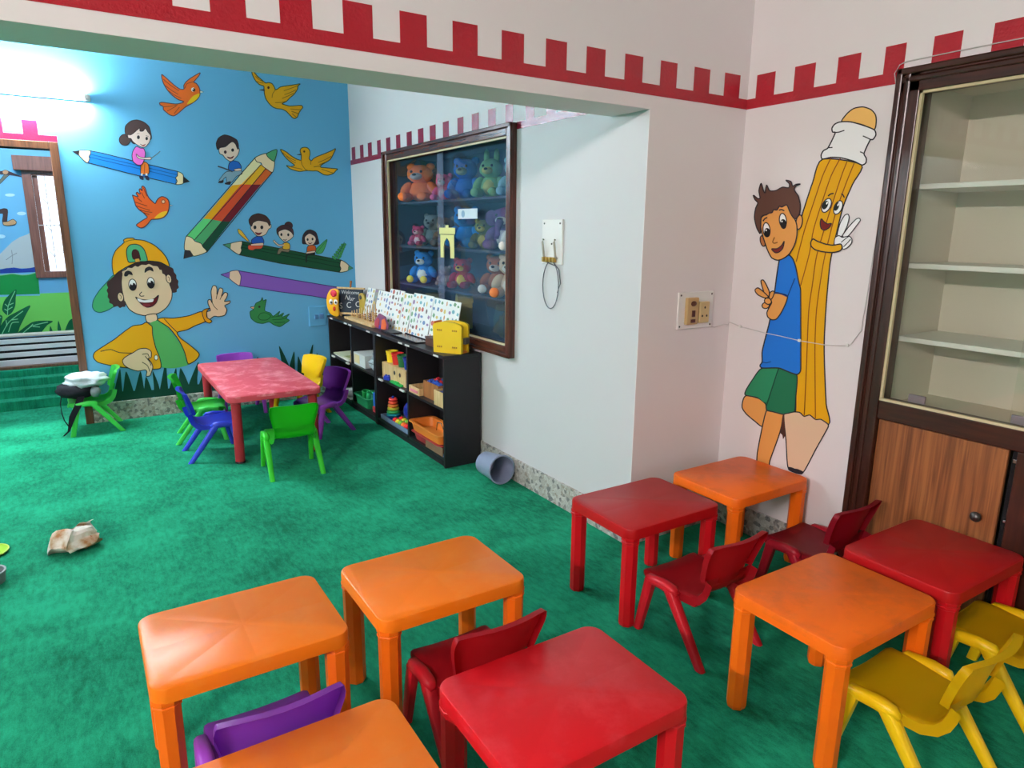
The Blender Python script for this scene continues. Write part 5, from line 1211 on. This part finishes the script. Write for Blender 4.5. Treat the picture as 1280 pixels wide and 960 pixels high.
tr = open_box('grey_tray', 'shallow blue grey tray of coloured toy fruit on the lower shelf', 'tray', (1.965, 4.588, S2 - .0), 0, .095, .256, .034, mat('tray_bluegrey', (110,132,160), .4))
rr = random.Random(5)
fruitc = [((214,36,34), 'red'), ((226,196,40), 'yellow'), ((120,180,50), 'green'), ((230,110,40), 'orange')]
k = 0
for i in range(2):
    for j in range(5):
        c, n = fruitc[(k * 3 + i) % 4]
        tt = thing('toy_fruit', n + ' toy fruit in the blue grey tray, %s row, %s' % (('front', 'back')[i], ('nearest the orange tray', 'second from the orange tray', 'in the middle', 'second from the stacking rings', 'by the stacking rings')[j]), 'toy fruit', (1.897 + .047 * i, 4.405 + .052 * j, S2 + .010), 0, 'toy fruit in the tray')
        bm = B(); ball(bm, (0, 0, .024), (.0235, .0235, .0225), n=12); mkobj('fruit_body', bm, plain('fruit_' + n, c, .3), tt, True)
        bm = B(); tube(bm, [(0, 0, .043), (.004, .002, .056)], .003, 6); mkobj('stem', bm, plain('fruit_stem', (70,90,40), .5), tt)
        k += 1
bm = B()
# trays at the near end
t = thing('plastic_tray', 'dark red plastic tray under the orange tray on the lower shelf', 'tray', (1.955, 4.028, S2), 0, 'plastic trays on the lower shelf')
def tray_parts(t, w, d, h, m, th=.006):
    o0, o1 = rrect(w * .88, d * .90, .03), rrect(w, d, .035); o2, o3 = rrect(w + .012, d + .012, .04), rrect(w - th, d - th, .032); o4 = rrect(w * .88 - th, d * .90 - th, .028)
    L = lambda o, z: [Vector((p[0], p[1], z)) for p in o]
    bm = B(); skin(bm, [L(o0, .001), L(o1, h - .004)], True, False); skin(bm, [L(o1, h - .004), L(o2, h - .004), L(o2, h), L(o3, h), L(o4, .007)], True, False)
    vs = [bm.verts.new(p) for p in L(o4, .007)]; bm.faces.new(vs); vs = [bm.verts.new(p) for p in L(o0, .001)][::-1]; bm.faces.new(vs)
    mkobj('tray_body', bm, m, t, 40)
    bm = B(); tube(bm, L(o2, h - .002) + [L(o2, h - .002)[0]], .004, 6, caps=False); mkobj('rim', bm, m, t, True)
tray_parts(t, .082, .225, .058, plain('tray_dark_red', (150,44,48), .4))
t = thing('plastic_tray', 'orange brown plastic tray lying on top of the dark red one', 'tray', (1.952, 4.038, S2 + .0595), R(0), 'plastic trays on the lower shelf')
tray_parts(t, .088, .235, .068, plain('tray_orange', (206,116,42), .4))
t = thing('wire_toy', 'bent wire loop toy with blue base standing by the end panel', 'toy', (1.878, 3.765, S2), 0)
bm = B(); tube(bm, [(0, 0, .015), (0, -.006, .10), (0, .0, .17), (0, .04, .215), (0, .095, .205), (0, .11, .15)], .0032, 6); mkobj('wire_loop', bm, CHROME, t, True)
bm = B(); lathe(bm, [(.0, .001), (.016, .001), (.016, .012), (.006, .018), (.0, .018)], 14); mkobj('base', bm, plain('toy_skyblue', (80,140,200), .4), t, 40)
t = thing('cardboard_strip', 'brown cardboard piece standing at the bottom front of the near bookshelf', 'cardboard', (1.864, 3.885, S2), 0)
bm = B(); box(bm, (-.002, -.13, .001), (.002, .13, .058)); mkobj('sheet', bm, mat('cardboard_brown', (120,92,66), .8), t)
bm = B(); box(bm, (-.0035, .115, .001), (.003, .122, .058)); mkobj('fold', bm, mat('cardboard_fold', (140,110,82), .8), t)
# far bookshelf contents
for i, (yc, lab, c, w, z) in enumerate(((5.745, 'pale printed sheet on the papers in the corner cubby', (196,200,170), .19, 0), (5.735, 'white sheet under the pale printed one in the corner cubby', (220,222,218), .20, 0))):
    z = S1 + (.013 if i == 0 else .001)
    t = thing('paper_stack', lab, 'papers', (1.965, yc, z), R(2 - 4 * i))
    bm = B(); box(bm, (-.095, -w, .0), (.095, w, .010), .001); mkobj('sheets', bm, mat('paper_%d' % i, c, .7, var=(30, .12)), t)
    bm = B(); box(bm, (-.08, -w * .8, .010), (.06, -w * .2, .0105)); mkobj('printed_block', bm, mat('print_%d' % i, [(140,150,90), (150,150,150)][i], .7), t)
t = thing('wooden_stick', 'thin wooden pointer standing against the divider of the corner bookshelf', 'stick', (1.875, 5.49, S1), 0)
bm = B(); tube(bm, [(0, .025, .002), (.006, -.012, .19)], .0045, 8); mkobj('rod', bm, PALEWOOD, t, 40)
bm = B(); ball(bm, (.006, -.013, .192), .007, n=8); mkobj('tip', bm, PALEWOOD, t, True)
t = thing('book_stack', 'white box with a yellow picture in the corner bookshelf', 'box', (1.965, 5.310, S1), 0)
bm = B(); box(bm, (-.085, -.135, .001), (.085, .13, .105), .003); mkobj('box_body', bm, mat('box_white', (206,212,208), .5), t)
bm = B(); box(bm, (-.0865, -.01, .02), (-.085, .11, .09)); mkobj('printed_picture', bm, mat('print_cream', (214,200,150), .6), t)
t = thing('clear_bag', 'bag of shiny packets slumped beside the white box', 'bag', (1.955, 5.055, S1), 0)
bm = B(); ball(bm, (0, 0, .062), (.070, .088, .060), n=20, jitter=.5, seed=21); mkobj('sack', bm, mat('bag_silver', (176,196,200), .2, .7, bump=(50, .9)), t, 30)
bm = B(); tube(bm, [(-.02, 0, .11), (-.03, .02, .14), (-.02, .045, .13)], [.012, .018, .006], 8); mkobj('knot', bm, mat('bag_silver', (176,196,200), .2), t, True)
t = thing('paper_stack', 'white papers hanging over the bottom shelf in the corner bookshelf', 'papers', (1.93, 5.56, S2), 0)
bm = B(); box(bm, (-.07, -.05, .001), (.11, .30, .022), .001); mkobj('sheets', bm, mat('paper_1', (220,222,218), .7), t)
bm = B(); box(bm, (-.072, -.05, .022), (.09, .18, .026)); mkobj('printed_block', bm, mat('print_1', (150,150,150), .7), t)
t = thing('plastic_basket', 'green plastic basket of toys on the bottom shelf of the corner bookshelf', 'basket', (1.945, 5.27, S2), 0)
tray_parts(t, .078, .155, .085, plain('basket_green', (40,140,90), .4))
for i, (c, n) in enumerate((((56,170,100), 'green'), ((60,180,120), 'pale green'), ((46,120,90), 'dark green'))):
    tt = thing('toy_cup', n + ' toy cup lying in the green basket', 'toy', (1.945, 5.37 - .09 * i, S2 + .044), R(40 * i), 'toy cups in the green basket')
    bm = B(); lathe(bm, [(.0, .0), (.026, .0), (.034, .06), (.030, .06), (.023, .006), (.0, .006)], 16, mx=Matrix.Translation((0, 0, .0)) @ Matrix.Rotation(R(15), 4, 'X')); mkobj('cup_body', bm, plain('toycup_%d' % i, c, .4), tt, 40)
    bm = B(); tube(bm, [(.03, 0, .05), (.048, 0, .042), (.046, 0, .024), (.028, 0, .016)], .004, 6); mkobj('handle', bm, plain('toycup_%d' % i, c, .4), tt, True)
t = thing('toy_tower', 'blue and red plastic toy tower at the right end of the bottom shelf', 'toy', (1.93, 5.005, S2), 0)
bm = B(); box(bm, (-.045, -.055, .001), (.045, .055, .045), .005); mkobj('red_base', bm, plain('toy_red_dull', (170,50,60), .4), t)
bm = B(); box(bm, (-.04, -.05, .045), (.04, .05, .16), .008); mkobj('blue_body', bm, plain('toy_blue', (44,100,190), .35), t)
bm = B(); lathe(bm, [(.03, .16), (.022, .19), (.0, .195)], 14); mkobj('cap', bm, mat('toy_cream', (220,224,200), .4), t, 40)

# ------------------------------------------------------------------ loose things on the carpet
t = thing('waste_bucket', 'blue grey plastic bucket lying on its side by the bookshelf', 'bucket', (2.022, 3.387, 0))
mx = Matrix.Translation((0, .10, .081)) @ Matrix.Rotation(PI/2 - R(4), 4, 'X')
bm = B(); lathe(bm, [(.0, .0), (.066, .0), (.070, .004), (.0865, .198), (.0815, .198), (.0655, .010), (.0, .008)], 32, mx=mx); mkobj('shell', bm, mat('bucket_bluegrey', (132,142,166), .38, .5, 1.15), t, 40)
bm = B(); lathe(bm, [(.085, .192), (.090, .193), (.091, .197), (.090, .202), (.082, .202)], 32, mx=mx); mkobj('rim', bm, mat('bucket_bluegrey', (132,142,166), .38), t, 40)
t = thing('paper_bag', 'crumpled white and brown paper bag lying on the green carpet', 'paper bag', (-.148, 3.625, 0), R(18))
m = mat('crumpled_paper', (222, 206, 190), .8)
nt, b, N = nodes_of(m)
tc = N('TexCoord'); n = N('TexNoise'); n.inputs['Scale'].default_value = 14; n.inputs['Detail'].default_value = 4; nt.links.new(tc.outputs['Object'], n.inputs['Vector'])
cr = N('ValToRGB'); cr.color_ramp.elements[0].position = .44; cr.color_ramp.elements[1].position = .64
cr.color_ramp.elements[0].color = col((226, 214, 204)); cr.color_ramp.elements[1].color = col((176, 118, 70)); x = cr.color_ramp.elements.new(.54); x.color = col((206, 182, 158))
nt.links.new(n.outputs[0], cr.inputs[0]); nt.links.new(cr.outputs[0], b.inputs['Base Color'])
def crumple(bm, amp, seed, zmin=.001):
    for v in bm.verts:
        p = v.co * 16 + Vector((seed, seed * 2, 0))
        d = Vector((noise.noise(p), noise.noise(p + Vector((9, 0, 0))), noise.noise(p + Vector((0, 9, 0)))))
        v.co += d * amp
        v.co.z = max(v.co.z, zmin)
    return bm
bm = B(); ball(bm, (0, 0, .042), (.105, .085, .046), n=26)
for v in bm.verts:
    v.co.x = math.copysign(abs(v.co.x / .105) ** .75 * .105, v.co.x)
crumple(bm, .045, 3.3); mkobj('bag_body', bm, m, t, 20)
rows = []
for i in range(9):
    rows.append([Vector((-.03 + .018 * i, .055 + .035 * math.sin(j * .6), .045 + .010 * j - .012 * abs(i - 5) * .3)) for j in range(6)])
bm = grid(B(), rows); crumple(bm, .022, 8.1); solid(bm, .0015); mkobj('bag_mouth', bm, m, t, 20)
bm = B(); ball(bm, (.055, -.05, .035), (.045, .03, .025), n=14); crumple(bm, .03, 1.7); mkobj('wrapper', bm, mat('wrapper_brown', (170,110,72), .7, var=(30, .3)), t, 20)
t = thing('plastic_tub', 'grey plastic tub with lime rim at the edge of the photo on the carpet', 'tub', (-.470, 3.43, 0))
bm = B(); lathe(bm, [(.0, .001), (.060, .001), (.066, .05), (.061, .05), (.056, .006), (.0, .006)], 24); mkobj('tub_body', bm, mat('tub_grey', (120,128,130), .4), t, 40)
bm = B(); lathe(bm, [(.061, .046), (.068, .047), (.068, .053), (.061, .053)], 24); mkobj('rim', bm, mat('tub_grey_rim', (140,146,146), .4), t, 40)
t = thing('plastic_plate', 'lime green plastic plate at the edge of the photo on the carpet', 'lid', (-.50, 3.76, 0), 0)
bm = B(); lathe(bm, [(.0, .004), (.066, .004), (.078, .012), (.082, .012), (.080, .008), (.070, .001), (.0, .001)], 28); mkobj('plate_disc', bm, plain('lid_lime', (150,190,40), .35), t, 40)
bm = B(); lathe(bm, [(.079, .010), (.084, .011), (.084, .015), (.079, .015)], 28); mkobj('rim', bm, plain('lid_lime_rim', (190,214,90), .35), t, 40)
